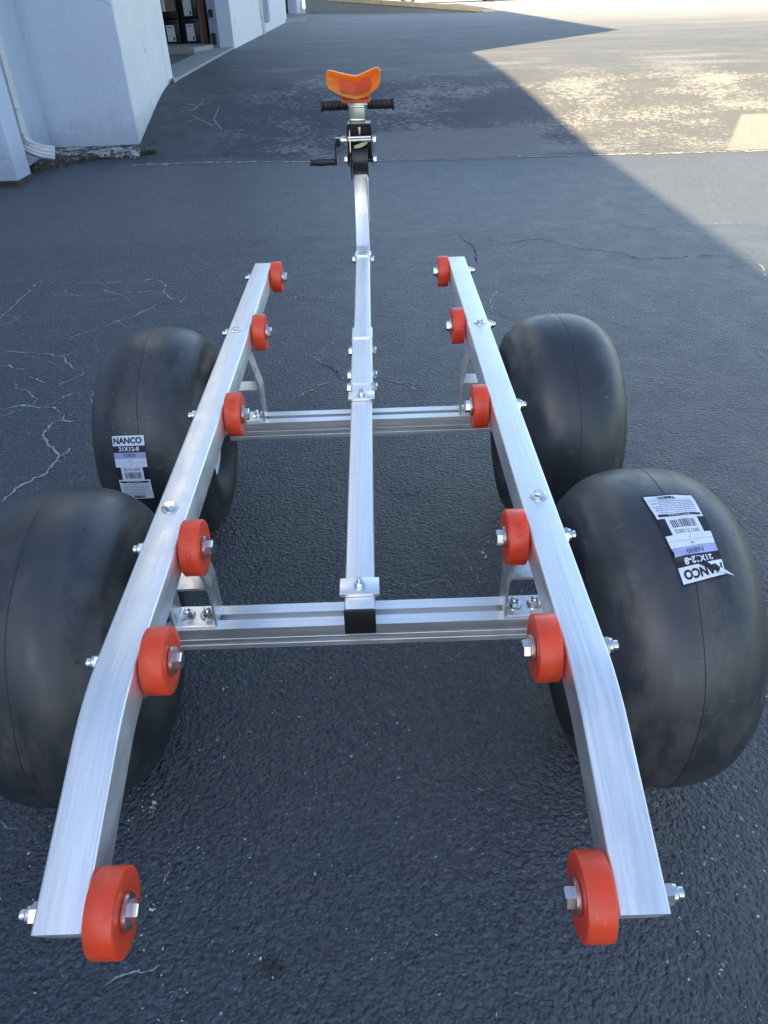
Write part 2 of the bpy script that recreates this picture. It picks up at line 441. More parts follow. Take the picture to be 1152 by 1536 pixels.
def add_lathe(bm, prof, axis='x', seg=32, org=(0, 0, 0), mi=0, closed=False, ang0=0.0):
    """prof: list of (along, radius)"""
    org = Vector(org); rings = []
    for (t_, r_) in prof:
        if r_ < 1e-6:
            p = {'x': (t_, 0, 0), 'y': (0, t_, 0), 'z': (0, 0, t_)}[axis]
            rings.append([bm.verts.new(org + Vector(p))])
        else:
            ring = []
            for k in range(seg):
                a = ang0 + 2 * math.pi * k / seg
                c_, s_ = r_ * math.cos(a), r_ * math.sin(a)
                p = {'x': (t_, c_, s_), 'y': (c_, t_, s_), 'z': (c_, s_, t_)}[axis]
                ring.append(bm.verts.new(org + Vector(p)))
            rings.append(ring)
    pairs = list(zip(rings, rings[1:])) + ([(rings[-1], rings[0])] if closed else [])
    for a, b_ in pairs:
        if len(a) == 1 and len(b_) == 1: continue
        for k in range(seg):
            k2 = (k + 1) % seg
            if len(a) == 1: f = bm.faces.new((a[0], b_[k], b_[k2]))
            elif len(b_) == 1: f = bm.faces.new((a[k], b_[0], a[k2]))
            else: f = bm.faces.new((a[k], b_[k], b_[k2], a[k2]))
            f.material_index = mi
def add_tube(bm, pts, rad, seg=8, mi=0, cap=True):
    pts = [Vector(p) for p in pts]; rings = []
    for i, p in enumerate(pts):
        d = (pts[min(i + 1, len(pts) - 1)] - pts[max(i - 1, 0)]).normalized()
        u = d.orthogonal().normalized() if i == 0 else (rings_u - d * rings_u.dot(d)).normalized()
        rings_u = u
        w = d.cross(u)
        r_ = rad[i] if isinstance(rad, (list, tuple)) else rad
        rings.append([bm.verts.new(p + (u * math.cos(2 * math.pi * k / seg) + w * math.sin(2 * math.pi * k / seg)) * r_) for k in range(seg)])
    for a, b_ in zip(rings, rings[1:]):
        for k in range(seg):
            f = bm.faces.new((a[k], a[(k + 1) % seg], b_[(k + 1) % seg], b_[k])); f.material_index = mi
    if cap:
        bm.faces.new(rings[0][::-1]).material_index = mi; bm.faces.new(rings[-1]).material_index = mi
def sweep_rect(bm, path, w, h, r=0.004, mi=0):
    """rounded-rectangle tube whose TOP centre line follows path (list of (y, z)); lies in the plane x=0"""
    sec = []
    for cx, cz, a0 in ((w / 2 - r, -r, 0), (-w / 2 + r, -r, 90), (-w / 2 + r, -h + r, 180), (w / 2 - r, -h + r, 270)):
        for k in range(4):
            a = R(a0 + 30 * k); sec.append((cx + r * math.cos(a), cz + r * math.sin(a)))
    rings = []
    for i, (y, z) in enumerate(path):
        y0, z0 = path[max(i - 1, 0)]; y1, z1 = path[min(i + 1, len(path) - 1)]
        d = Vector((0, y1 - y0, z1 - z0)).normalized(); n = Vector((0, -d.z, d.y))
        rings.append([bm.verts.new(Vector((sx, y, z)) + n * sz) for sx, sz in sec])
    k_ = len(sec)
    for a, b_ in zip(rings, rings[1:]):
        for k in range(k_):
            bm.faces.new((a[k], a[(k + 1) % k_], b_[(k + 1) % k_], b_[k])).material_index = mi
    bm.faces.new(rings[0][::-1]).material_index = mi; bm.faces.new(rings[-1]).material_index = mi

# ---------------------------------------------------------------- ground
def gz(x, y):
    ys = 5.78 - 0.03 * x
    t_ = min(max((y - ys) / 2.35, 0.0), 1.0)
    if t_ <= 0: return 0.0
    return 0.42 * (t_ * t_ * (3 - 2 * t_) * 0.45 + 0.55 * math.sin(t_ * math.pi / 2) * t_ ** 0.4)
xs = [-400, -150, -60, -20, -10, -6] + [-4 + 0.5 * i for i in range(23)] + [9, 12, 20, 40, 100, 250, 500]
ys = [-300, -100, -40, -15, -6, -3, -1, 0, 1, 2, 3, 4, 5] + [5.5 + 0.06 * i for i in range(52)] + [9, 10, 12, 15, 20, 25, 30, 40, 60, 100, 200, 400, 700]
vs = [(x, y, gz(x, y)) for y in ys for x in xs]
nx = len(xs)
fs = [(j * nx + i, j * nx + i + 1, (j + 1) * nx + i + 1, (j + 1) * nx + i) for j in range(len(ys) - 1) for i in range(nx - 1)]
ground = put('asphalt_lot', mesh('asphalt_lot', vs, fs, M_ASPH, smooth=True), kind='structure',
             label='dark sealed asphalt lot with pale cracks rising to an older grey surface')

CRACKS = [[(-1.306,1.441),(-1.272,1.448),(-1.239,1.467),(-1.186,1.45),(-1.15,1.446)],[(-1.137,1.462),(-1.116,1.501),(-1.081,1.548)],[(-1.13,1.442),(-1.091,1.425),(-1.061,1.391),(-1.044,1.341),(-0.983,1.337)],[(-1.044,1.341),(-1.08,1.323),(-1.078,1.292),(-1.082,1.244),(-1.053,1.196),(-1.01,1.138),(-0.977,1.098),(-0.984,1.03),(-0.98,0.995),(-1.012,0.972),(-1.035,0.935),(-1.044,0.898),(-1.056,0.872),(-1.064,0.841)],[(-0.977,1.098),(-0.962,1.118),(-0.962,1.145)],[(-1.15,1.446),(-1.13,1.442)],[(-1.509,1.946),(-1.467,1.965),(-1.365,1.943),(-1.301,1.923),(-1.272,1.9),(-1.224,1.905),(-1.198,1.932),(-1.18,1.954)],[(-1.232,1.897),(-1.201,1.835),(-1.146,1.769)],[(-1.109,1.762),(-1.093,1.721),(-1.118,1.684),(-1.156,1.619)],[(-1.461,1.826),(-1.422,1.824),(-1.389,1.792),(-1.339,1.785)],[(-1.339,1.74),(-1.282,1.697),(-1.243,1.671),(-1.218,1.646)],[(-1.318,2.076),(-1.254,2.109),(-1.216,2.154),(-1.176,2.17)],[(-1.157,2.199),(-1.137,2.248),(-1.102,2.291),(-1.049,2.329),(-1.014,2.376),(-0.992,2.453),(-0.941,2.483),(-0.898,2.51)],[(-1.668,2.339),(-1.672,2.472),(-1.678,2.639),(-1.684,2.793),(-1.678,2.873)],[(-1.626,2.646),(-1.536,2.645),(-1.454,2.652),(-1.362,2.628)],[(-1.673,2.859),(-1.513,2.834),(-1.331,2.816),(-1.157,2.825)],[(-1.315,2.729),(-1.252,2.659),(-1.189,2.616),(-1.134,2.549)],[(-1.206,2.647),(-1.098,2.657),(-0.997,2.659),(-0.98,2.62)],[(-1.189,2.838),(-1.067,2.842),(-1.002,2.75),(-0.987,2.635),(-0.914,2.52)],[(-1.057,2.324),(-1.016,2.398),(-0.97,2.466),(-0.906,2.504)],[(-0.363,2.481),(-0.315,2.531),(-0.145,2.475)],[(-0.331,2.766),(-0.213,2.84)],[(-0.249,1.856),(-0.201,1.787),(-0.137,1.7),(-0.1,1.609),(-0.067,1.587)],[(-0.1,1.599),(-0.148,1.565),(-0.194,1.514),(-0.253,1.456)],[(0.047,1.574),(0.104,1.562),(0.143,1.531),(0.191,1.482)],[(-0.184,1.767),(-0.138,1.699),(-0.098,1.609)],[(0.629,2.514),(0.563,2.369),(0.556,2.228),(0.639,2.136)],[(-0.655,-0.175),(-0.636,-0.191),(-0.615,-0.194),(-0.591,-0.204),(-0.566,-0.207)],[(-0.391,-0.451),(-0.379,-0.443),(-0.364,-0.436),(-0.348,-0.431),(-0.334,-0.433),(-0.315,-0.424)],[(-0.391,-0.144),(-0.386,-0.153),(-0.384,-0.181)],[(-0.332,-0.251),(-0.331,-0.275),(-0.337,-0.299)],[(-0.276,-0.442),(-0.269,-0.459),(-0.278,-0.468)],[(-0.354,-0.334),(-0.348,-0.343)],[(0.239,0.563),(0.25,0.51),(0.259,0.466),(0.269,0.413)],[(0.033,0.428),(0.065,0.423),(0.087,0.426),(0.114,0.414),(0.128,0.427),(0.192,0.434),(0.213,0.392)],[(1.974,2.774),(1.921,2.585)],[(-1.788,7.369),(-1.666,7.285),(-1.51,7.339)],[(-1.741,6.905),(-1.564,6.949),(-1.441,6.814),(-1.347,6.684)],[(-1.658,7.052),(-1.564,6.949)],[(-1.804,7.131),(-1.651,7.182),(-1.581,7.457)],[(-1.418,7.259),(-1.431,6.936),(-1.321,6.681)]]
DARK_CRACKS = [[(0.532,3.48),(0.597,3.223),(0.573,2.928)],[(0.597,3.223),(0.788,3.28),(0.984,3.339),(1.164,3.118),(1.344,3.044),(1.412,2.905),(1.629,2.917),(1.765,2.937),(1.915,2.884)],[(0.063,0.788),(0.103,0.802),(0.152,0.826)]]

def rough_line(pts, step=0.006, amp=0.010):
    out = []
    for a, b_ in zip(pts, pts[1:]):
        a, b_ = Vector((*a, 0)), Vector((*b_, 0))
        L_ = (b_ - a).length; n = max(2, int(L_ / step)); d = (b_ - a) / max(L_, 1e-6); p = Vector((-d.y, d.x, 0))
        for i in range(n):
            q = a + (b_ - a) * (i / n)
            env = min(1, 2.5 * i / n, 2.5 * (n - i) / n)
            q = q + p * (mnoise.noise(q * 17) * amp * 1.5 + mnoise.noise(q * 70) * amp * 0.8 + random.uniform(-1, 1) * amp * 0.22) * env
            out.append(q)
    out.append(Vector((*pts[-1], 0)))
    return out
def ribbon(name, pts, w, mat, lift=0.0014, amp=0.010, gap=0.42, taper=True, step=0.006):
    line = rough_line(pts, step, amp); verts = []; faces = []; prev = None
    n = len(line)
    for i, q in enumerate(line):
        d = (line[min(i + 1, n - 1)] - line[max(i - 1, 0)])
        if d.length < 1e-6: continue
        d.normalize(); p = Vector((-d.y, d.x, 0))
        g = mnoise.noise(q * 23 + Vector((5, 9, 2)))
        ww = w * (0.30 + 1.3 * abs(mnoise.noise(q * 40 + Vector((1, 2, 3)))) + random.uniform(-0.15, 0.45))
        if g > gap: ww *= 0.12
        if taper: ww *= min(1, 0.25 + 6 * i / n, 0.25 + 6 * (n - i) / n)
        for s in (-1, 1):
            v = q + p * s * ww * 0.5 * random.uniform(0.45, 1.5)
            verts.append((v.x, v.y, gz(v.x, v.y) + lift))
        if prev is not None:
            k = len(verts)
            faces.append((k - 4, k - 3, k - 1, k - 2))
        prev = i
    o = put(name, mesh(name, verts, faces, mat), parent=ground)
    return o
for c_ in CRACKS:
    far_ = min(p[1] for p in c_)
    w = 0.0021 if far_ < 0.6 else (0.0078 if far_ < 1.6 else 0.0085)
    if far_ > 6: w = 0.010
    big = c_[0] in ((-1.044, 1.341), (-1.306, 1.441))
    ribbon('crack', c_, w * (1.5 if big else 1.0), M_CRACK, amp=0.011 if far_ > 0.6 else 0.005, gap=0.5 if big else 0.25, step=0.006 if far_ > 0.6 else 0.003)
    if far_ > 0.6: ribbon('crack', [(x + 0.002, y + 0.0045) for x, y in c_], w * 0.7, M_DCRACK, lift=0.0009, amp=0.011, gap=0.2)  # dark line painted as shade beside the pale crack, for depth
for c_ in DARK_CRACKS:
    ribbon('crack', c_, 0.007 if c_[0][1] > 2 else 0.006, M_DCRACK, amp=0.014, gap=0.3)
    if c_[0][1] > 2:
        ribbon('crack', [(x + 0.004, y - 0.012) for x, y in c_], 0.005, M_CRACK, lift=0.001, amp=0.014, gap=0.0)
rk = random.Random(21)
for k in range(46):                                          # hairline map cracking on the left and around the dolly
    if k < 30: x, y = rk.uniform(-1.75, -0.75), rk.uniform(1.0, 3.1)
    else: x, y = rk.uniform(-0.7, 1.6), rk.uniform(1.7, 3.4)
    a = rk.uniform(0, 6.3); pts = [(x, y)]
    for _ in range(rk.randint(3, 7)):
        a += rk.uniform(-0.9, 0.9); L_ = rk.uniform(0.03, 0.10); x += L_ * math.cos(a); y += L_ * math.sin(a) * 0.8; pts.append((x, y))
    ribbon('crack', pts, rk.uniform(0.0026, 0.0052) if k < 30 else 0.0030, M_CRACK, amp=0.012, gap=rk.uniform(-0.1, 0.35))
seam_pts = [(-2.0, 5.93), (-1.5, 5.93), (-0.96, 5.90), (0.06, 5.79), (0.83, 5.73), (2.02, 5.72), (3.04, 5.67), (5.0, 5.6), (9.0, 5.5)]
ribbon('joint', seam_pts, 0.065, M_SEAMGRIT, lift=0.003, amp=0.025, gap=0.30, taper=False, step=0.02)
ribbon('joint', [(x, y + 0.012) for x, y in seam_pts], 0.012, M_DCRACK, lift=0.006, amp=0.02, gap=0.2, taper=False, step=0.02)
ribbon('joint', [(-1.76, 3.56), (-0.76, 3.62), (0.04, 3.57), (0.82, 3.55), (2.15, 3.53), (4, 3.5)], 0.010, M_SEAMGRIT, amp=0.012, gap=-0.05, taper=False, step=0.02)

# loose pale chips of grit
bm = bmesh.new()
def chip(x, y, r_):
    n = random.choice((4, 5, 6)); a0 = random.random() * 6.3; z0 = gz(x, y) + 0.0006
    ex = random.uniform(0.25, 0.9); rot = random.random() * 3.14
    bot, top = [], []
    for k in range(n):
        a = a0 + 2 * math.pi * k / n; rr = r_ * random.uniform(0.6, 1.15)
        px, py = rr * math.cos(a), rr * math.sin(a) * ex
        px, py = px * math.cos(rot) - py * math.sin(rot), px * math.sin(rot) + py * math.cos(rot)
        bot.append(bm.verts.new((x + px, y + py, z0))); top.append(bm.verts.new((x + px * .7, y + py * .7, z0 + r_ * 0.35)))
    bm.faces.new(top)
    for k in range(n): bm.faces.new((bot[k], bot[(k + 1) % n], top[(k + 1) % n], top[k]))
for _ in range(5200):
    y = -0.62 + 3.4 * random.random() ** 1.5; sp_ = 0.75 + (y + 0.7) * 0.35
    x = random.uniform(-1, 1) * sp_
    if mnoise.noise(Vector((x * 2.2, y * 2.2, 4))) < random.uniform(-0.35, 0.5): continue
    chip(x, y, 0.0009 + 0.0030 * random.random() ** 4)
for c_ in CRACKS:
    for p in rough_line(c_, 0.02, 0.01):
        for _ in range(2):
            if random.random() < 0.6:
                chip(p.x + random.gauss(0, 0.02), p.y + random.gauss(0, 0.02), 0.0008 + 0.0026 * random.random() ** 3)
for (x, y) in ((-0.384, -0.165), (-0.387, -0.150), (-0.352, -0.338), (0.30, 0.52), (-0.30, 0.11), (0.33, -0.40)):
    for _ in range(3): chip(x + random.gauss(0, 0.004), y + random.gauss(0, 0.008), random.uniform(0.003, 0.006))
put('loose_grit', bm_mesh('loose_grit', bm, M_FLECK), parent=ground, kind='stuff')

# ---------------------------------------------------------------- buildings
def wx(y): return -2.04 - 0.0102 * (y - 6.5)
def wall_seg(bm, y0, y1, z0, z1, th=0.30, dx=0.0):
    add_prism(bm, [(wx(y0) + dx, y0), (wx(y1) + dx, y1), (wx(y1) - th, y1), (wx(y0) - th, y0)], z0, z1, 'z')
H1, H0, YC = 6.02, 4.09, 6.45
bld = empty('warehouse', (-7, 19, 0.42), label='tall white stucco warehouse with open loading doorways along the lot', cat='building')
def bpart(name, fn, mat, parent=bld, smooth=None, org=None):
    bm_ = bmesh.new(); fn(bm_)
    org = org or (0, 0, 0)
    for v in bm_.verts: v.co -= Vector(org)
    return put(name, bm_mesh(name, bm_, mat, smooth), org, parent)
bpart('wall', lambda b: wall_seg(b, YC + 0.012, 8.28, -0.1, H1), M_WHITE)
bpart('pilaster', lambda b: add_prism(b, [(wx(YC) - 0.002, YC), (wx(YC) - 0.002, YC + 0.010), (-2.84, YC + 0.010), (-2.84, YC)], 0.05, H1, 'z'), M_BLUE)
bpart('wall', lambda b: wall_seg(b, 13.2, 18.1, 0.2, H1), M_WHITE)
bpart('wall', lambda b: wall_seg(b, 19.5, 24.3, 0.2, H1), M_WHITE)
bpart('wall', lambda b: wall_seg(b, 29.0, 32.0, 0.2, H1), M_WHITE)
bpart('lintel', lambda b: wall_seg(b, 8.28, 13.2, 3.6, H1), M_WHITE)
bpart('lintel', lambda b: wall_seg(b, 18.1, 19.5, 2.7, H1), M_WHITE)
bpart('lintel', lambda b: wall_seg(b, 24.3, 29.0, 3.6, H1), M_WHITE)
for y0, mat_ in ((13.2, M_BLUE), (29.0, M_BLUE), (19.5, M_BLUE)):       # blue grey reveals that face the camera
    bpart('door_reveal', lambda b, y0=y0: add_prism(b, [(wx(y0) - 0.004, y0 - 0.012), (wx(y0) - 0.004, y0 - 0.001), (wx(y0) - 0.30, y0 - 0.001), (wx(y0) - 0.30, y0 - 0.012)], 0.43, 3.6, 'z'), mat_)
# loading door: steel guide, angle and hinge inside the reveal
def guide(b):
    y0 = 13.2; x0 = wx(y0) - 0.22
    add_box(b, (x0 - 0.10, y0 - 0.05, 0.45), (x0, y0 - 0.013, 3.6), 0.004)
    add_box(b, (x0 - 0.13, y0 - 0.09, 0.45), (x0 - 0.10, y0 - 0.02, 3.6), 0.003)
bpart('door_guide', guide, M_BLUED)
for z in (0.49, 0.86, 1.6, 2.4):
    y0 = 13.1; x0 = wx(y0) - 0.30
    bpart('door_hinge', lambda b: add_box(b, (x0 - 0.02, y0 - 0.03, z), (x0 + 0.045, y0 + 0.02, z + (0.16 if z < 0.5 else 0.10)), 0.008), M_BLACKS)
bpart('recessed_door', lambda b: wall_seg(b, 18.1, 19.49, 0.60, 2.7, 0.06, -0.16), M_BLUED)
bpart('window_sill', lambda b: wall_seg(b, 18.12, 19.48, 0.2, 0.58, 0.29, -0.005), M_WHITE)
# shell: back wall, far end, partition, roof
bpart('roof', lambda b: add_prism(b, [(wx(YC) - 0.02, YC + 0.02), (wx(32) - 0.02, 31.98), (-12, 31.98), (-12, YC + 0.02)], H1 + 0.003, H1 + 0.12, 'z'), M_ROOF)
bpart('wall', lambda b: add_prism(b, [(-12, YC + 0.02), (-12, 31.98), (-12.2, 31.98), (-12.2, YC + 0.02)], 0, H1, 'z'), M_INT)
bpart('wall', lambda b: add_prism(b, [(-12, 31.7), (wx(32) - 0.31, 31.7), (wx(32) - 0.31, 31.98), (-12, 31.98)], 0, H1, 'z'), M_WHITE)
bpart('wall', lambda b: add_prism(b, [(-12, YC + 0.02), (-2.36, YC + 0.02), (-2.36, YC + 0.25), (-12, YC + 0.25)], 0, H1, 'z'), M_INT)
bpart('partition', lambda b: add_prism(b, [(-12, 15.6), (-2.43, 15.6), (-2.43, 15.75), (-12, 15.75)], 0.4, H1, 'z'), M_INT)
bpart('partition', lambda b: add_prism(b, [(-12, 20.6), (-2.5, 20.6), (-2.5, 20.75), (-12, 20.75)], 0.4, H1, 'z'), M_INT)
# floors, thresholds and drain
def slab(b):
    edge = [(-2.45, 15.5), (-2.42, 12.85), (-2.52, 12.55), (-2.60, 12.36), (-3.3, 12.42), (-5.0, 12.5), (-12, 12.5), (-12, 15.5)]
    add_prism(b, edge, 0.30, 0.50, 'z')
bpart('floor_slab', slab, M_CONC)
def slab2(b): add_prism(b, [(-2.45, 8.2), (-12, 6.8), (-12, 12.4), (-2.45, 12.2)], 0.2, 0.36, 'z')
bpart('drain_pit', slab2, M_PIT)
bpart('floor_slab', lambda b: add_prism(b, [(-2.50, 20.8), (-2.60, 31.6), (-12, 31.6), (-12, 20.8)], 0.2, 0.455, 'z'), M_CONC)
def sill1(b):
    add_prism(b, [(wx(8.2) + 0.06, 8.05), (wx(10) + 0.02, 10.2), (wx(13.2) - 0.02, 13.3), (wx(13.3) - 0.30, 13.17), (-2.50, 12.3), (wx(8.3) - 0.34, 8.30), (wx(8.3) - 0.02, 8.27)], 0.30, 0.447, 'z')
bpart('threshold', sill1, M_CONC)
bpart('threshold', lambda b: add_prism(b, [(wx(24) + 0.02, 24.0), (-1.75, 24.6), (-1.85, 27.5), (wx(29) + 0.02, 29.3), (wx(29) - 0.5, 28.95), (wx(24.3) - 0.5, 24.35)], 0.3, 0.50, 'z'), M_CONC)
# drain grate: each bar its own piece
grate = empty('drain_grate', (-2.9, 10.4, 0.42), label='dark iron drain grate in the floor just inside the loading doorway', cat='grate')
bm = bmesh.new(); add_box(bm, (-0.02, 0, -0.02), (0.02, 3.75, 0.0), 0.003); gb = bm_mesh('bar', bm, M_GRATE)
for i in range(15):
    x0 = -2.50 - 0.075 * i
    put('bar', gb, (x0, 8.45, 0.428), grate)
for y0 in (12.22, 8.38):
    bm = bmesh.new(); add_box(bm, (-3.6, y0, 0.40), (-2.47, y0 + 0.05, 0.426), 0.003)
    for v in bm.verts: v.co -= ORG[grate]
    put('frame', bm_mesh('frame', bm, M_GRATE), ORG[grate], grate)

# lower wing on the left: casts the long straight shadow edge
wing = empty('office_wing', (-7, -8, 0), label='low blue grey stucco wing with a pilaster beside the downspout', cat='building')
bpart('wall', lambda b: add_prism(b, [(-3.20, -28), (-3.20, 5.27), (-3.5, 5.27), (-3.5, -28)], 0, 3.9, 'z'), M_BLUE, wing)
bpart('pilaster', lambda b: add_prism(b, [(-2.70, 5.28), (-2.70, 5.55), (-2.83, 5.55), (-2.83, YC - 0.002), (-3.5, YC - 0.002), (-3.5, 5.28)], 0.035, 3.9, 'z'), M_BLUE, wing)
bpart('pilaster_base', lambda b: add_prism(b, [(-2.69, 5.262), (-2.69, 5.56), (-2.82, 5.56), (-2.82, YC - 0.004), (-3.19, YC - 0.004), (-3.19, 5.262)], -0.05, 0.033, 'z'), M_LITTER, wing)
bpart('roof', lambda b: add_prism(b, [(-2.80, -28), (-2.80, YC - 0.002), (-12, YC - 0.002), (-12, -28)], 3.903, H0, 'z'), M_ROOF, wing)
bpart('wall', lambda b: add_prism(b, [(-11.8, -28), (-3.51, -28), (-3.51, -27.7), (-11.8, -27.7)], 0, 3.9, 'z'), M_BLUE, wing)
bpart('wall', lambda b: add_prism(b, [(-12, -28), (-11.8, -28), (-11.8, YC - 0.01), (-12, YC - 0.01)], 0, 3.9, 'z'), M_BLUE, wing)

# broken footing below the pilaster
def footing():
    bm_ = bmesh.new()
    nx_, ny_ = 36, 9
    grid = []
    for j in range(ny_ + 1):
        row = []
        for i in range(nx_ + 1):
            u, v = i / nx_, j / ny_
            x = -2.80 + u * 0.84; q = Vector((x * 9, v * 3, 1.5)); nz = mnoise.noise(q) + 0.5 * mnoise.noise(q * 3.1)
            yf = 6.13 + 0.03 * u + 0.03 * mnoise.noise(Vector((x * 7, 2, 3)))
            if v < 0.45:                       # broken front face
                k = v / 0.45; y = yf + 0.03 * k + 0.015 * nz; z = -0.02 + k * (0.080 + 0.02 * mnoise.noise(Vector((x * 6, 8, 1))))
            else:
                k = (v - 0.45) / 0.55; y = yf + 0.03 + k * (YC + 0.004 - yf - 0.03); z = 0.060 + 0.022 * k + 0.012 * nz
            if u > 0.93: z *= max(0.25, 1 - (u - 0.93) * 9)
            row.append(bm_.verts.new((x, y, z)))
        grid.append(row)
    for j in range(ny_):
        for i in range(nx_):
            bm_.faces.new((grid[j][i], grid[j][i + 1], grid[j + 1][i + 1], grid[j + 1][i]))
    side = [grid[j][nx_] for j in range(ny_ + 1)]
    bm_.faces.new(side + [bm_.verts.new((-1.96, YC + 0.004, -0.02))])
    return bm_mesh('footing', bm_, M_CONCD, R(40))
put('footing', footing(), parent=bld)

# downspout
ds = empty('downspout', (-2.73, 5.75, 0.05), label='pale grey corrugated metal downspout with a kicked out elbow at the wall base', cat='downspout')
def spout_mesh():
    bm_ = bmesh.new()
    w, d = 0.050, 0.052
    sec = []
    n = 28
    for k in range(n):
        a = 2 * math.pi * k / n
        cx, cy = math.cos(a), math.sin(a)
        rr = (abs(cx) ** 6 + abs(cy) ** 6) ** (-1 / 6)
        rip = 1 + 0.035 * math.cos(k * math.pi)
        sec.append((d * cx * rr * rip, w * cy * rr * rip))
    path = [Vector((0, 0, 3.75)), Vector((0, 0, 1.9)), Vector((0, 0, 0.9)), Vector((0, 0, 0.30))]
    for k in range(1, 9):
        a = R(74) * k / 8
        path.append(Vector((0.15 * (1 - math.cos(a)), 0.16 * (1 - math.cos(a)), 0.30 - 0.16 * math.sin(a))))
    e = path[-1] + Vector((0.045, 0.048, -0.018)); path.append(e)
    rings = []
    for i, p in enumerate(path):
        dr = (path[min(i + 1, len(path) - 1)] - path[max(i - 1, 0)]).normalized()
        wv = Vector((0.0, 1, 0)) if abs(dr.z) > 0.999 else None
        hor = Vector((0.68, 0.73, 0))
        side = Vector((-0.73, 0.68, 0))
        tt = max(0.0, min(1.0, (1 - abs(dr.z)) * 2.2))
        ws = (Vector((0, 1, 0)) * (1 - tt) + side * tt).normalized()
        ws = (ws - dr * ws.dot(dr)).normalized(); us = ws.cross(dr).normalized()
        puck = 1.0 + (0.05 if (4 <= i <= 11 and i % 2 == 0) else 0)
        rings.append([bm_.verts.new(p + us * sx * puck + ws * sy * puck) for sx, sy in sec])
    for a, b_ in zip(rings, rings[1:]):
        for k in range(n):
            bm_.faces.new((a[k], a[(k + 1) % n], b_[(k + 1) % n], b_[k]))
    inner = [bm_.verts.new(v.co * 0.93 + path[-1] * 0.07 - Vector((0.03, 0.03, 0)) * 0) for v in rings[-1]]
    deep = [bm_.verts.new(v.co * 0.9 + path[-3] * 0.1) for v in rings[-3]]
    for k in range(n):
        bm_.faces.new((rings[-1][k], rings[-1][(k + 1) % n], inner[(k + 1) % n], inner[k]))
        bm_.faces.new((inner[k], inner[(k + 1) % n], deep[(k + 1) % n], deep[k]))
    return bm_mesh('pipe', bm_, M_DOWN, R(25))
put('pipe', spout_mesh(), (-2.772, 5.72, 0.0), ds)
for z in (0.48, 0.30, 1.6):
    bm = bmesh.new()
    add_box(bm, (-0.057, -0.056, -0.006), (0.057, 0.056, 0.006), 0.003)
    put('band', bm_mesh('band', bm, M_DOWN), (-2.772, 5.72, z), ds)

# wall conduit by the recessed door
cond = empty('wall_conduit', (-2.1, 17.7, 0.42), label='pair of thin white conduit pipes climbing the white warehouse wall', cat='conduit')
for dy, h_ in ((0.0, 0.36), (0.22, 0.22)):
    bm = bmesh.new(); add_tube(bm, [(0, 0, 0), (0, 0, h_ * 0.8), (-0.02, 0, h_)], 0.022, 8)
    put('pipe', bm_mesh('pipe', bm, M_DOWN, R(40)), (wx(17.6) + 0.035, 17.6 + dy, 0.41), cond)
bm = bmesh.new(); add_box(bm, (-0.03, -0.05, 0), (0.03, 0.05, 0.30), 0.006)
put('junction_box', bm_mesh('junction_box', bm, M_DOWN), (wx(17.6) + 0.02, 17.55, 0.72), cond)

# things stored inside the doorway
def case(x, y, z, w, d, h, label, tag_=True):
    root = empty('storage_case', (x, y, z), label=label, cat='case', group='black cases stacked inside the doorway')
    bm_ = bmesh.new(); add_box(bm_, (-w / 2, 0, 0), (w / 2, d, h - 0.02), 0.012)
    put('body', bm_mesh('body', bm_, M_BOX, R(30)), (x, y, z), root)
    bm_ = bmesh.new(); add_box(bm_, (-w / 2 - 0.006, -0.006, h - 0.055), (w / 2 + 0.006, d, h - 0.005), 0.008)
    put('lid', bm_mesh('lid', bm_, M_BOX, R(30)), (x, y, z), root)
    if tag_:
        bm_ = bmesh.new(); add_box(bm_, (-0.065, -0.004, 0.03), (0.065, -0.001, h - 0.075), 0.0)
        add_box(bm_, (0.025, -0.006, 0.045), (0.05, -0.0045, 0.09), 0.0, 1)
        add_box(bm_, (-0.045, -0.006, h - 0.11), (0.03, -0.0045, h - 0.10), 0.0, 1)
        put('tag', bm_mesh('tag', bm_, [M_TAG, M_INK]), (x, y, z), root)
    return root
case(-3.155, 13.5, 0.503, 0.29, 0.35, 0.33, 'black case with tall white label at the lower left of the doorway stack')
case(-2.835, 13.5, 0.503, 0.29, 0.35, 0.34, 'black case with tall white label at the lower right beside the timber post')
case(-2.835, 13.52, 0.846, 0.29, 0.35, 0.36, 'upper black labelled case resting on the lower right case by the post')
case(-3.155, 13.53, 0.836, 0.30, 0.35, 0.10, 'shallow black unlabelled case under the cardboard carton', False)
cb = empty('cardboard_carton', (-3.2, 13.55, 0.94), label='brown cardboard carton on top of the black cases in the doorway', cat='carton')
bm = bmesh.new(); add_box(bm, (-3.38, 13.51, 0.938), (-3.03, 13.86, 1.25), 0.006)
for v in bm.verts: v.co -= ORG[cb]
put('box', bm_mesh('box', bm, M_CARTON), ORG[cb], cb)
bm = bmesh.new(); add_box(bm, (-3.235, 13.507, 0.945), (-3.185, 13.5095, 1.24), 0.0)
for v in bm.verts: v.co -= ORG[cb]
put('tape', bm_mesh('tape', bm, M_TAG), ORG[cb], cb)
case(-3.52, 13.6, 0.503, 0.34, 0.4, 0.9, 'tall black unlabelled case deep at the left of the doorway', False)
bm = bmesh.new()
for (dx, w, dz) in ((0, 0.06, 0.0), (0.061, 0.055, 0.05)):
    add_box(bm, (-2.69 + dx, 13.50 + dz * 0.3, 0.502), (-2.69 + dx + w, 13.56 + dz * 0.3, 2.3 + dz), 0.004)
for v in bm.verts: v.co -= Vector((-2.63, 13.5, 0.5))
for v in bm.verts: v.co.x += 0.02 * v.co.z; v.co.y += 0.02 * v.co.z
put('timber_post', bm_mesh('timber_post', bm, M_WOOD), (-2.63, 13.5, 0.5), label='upright brown timber post just inside the loading doorway', cat='post')

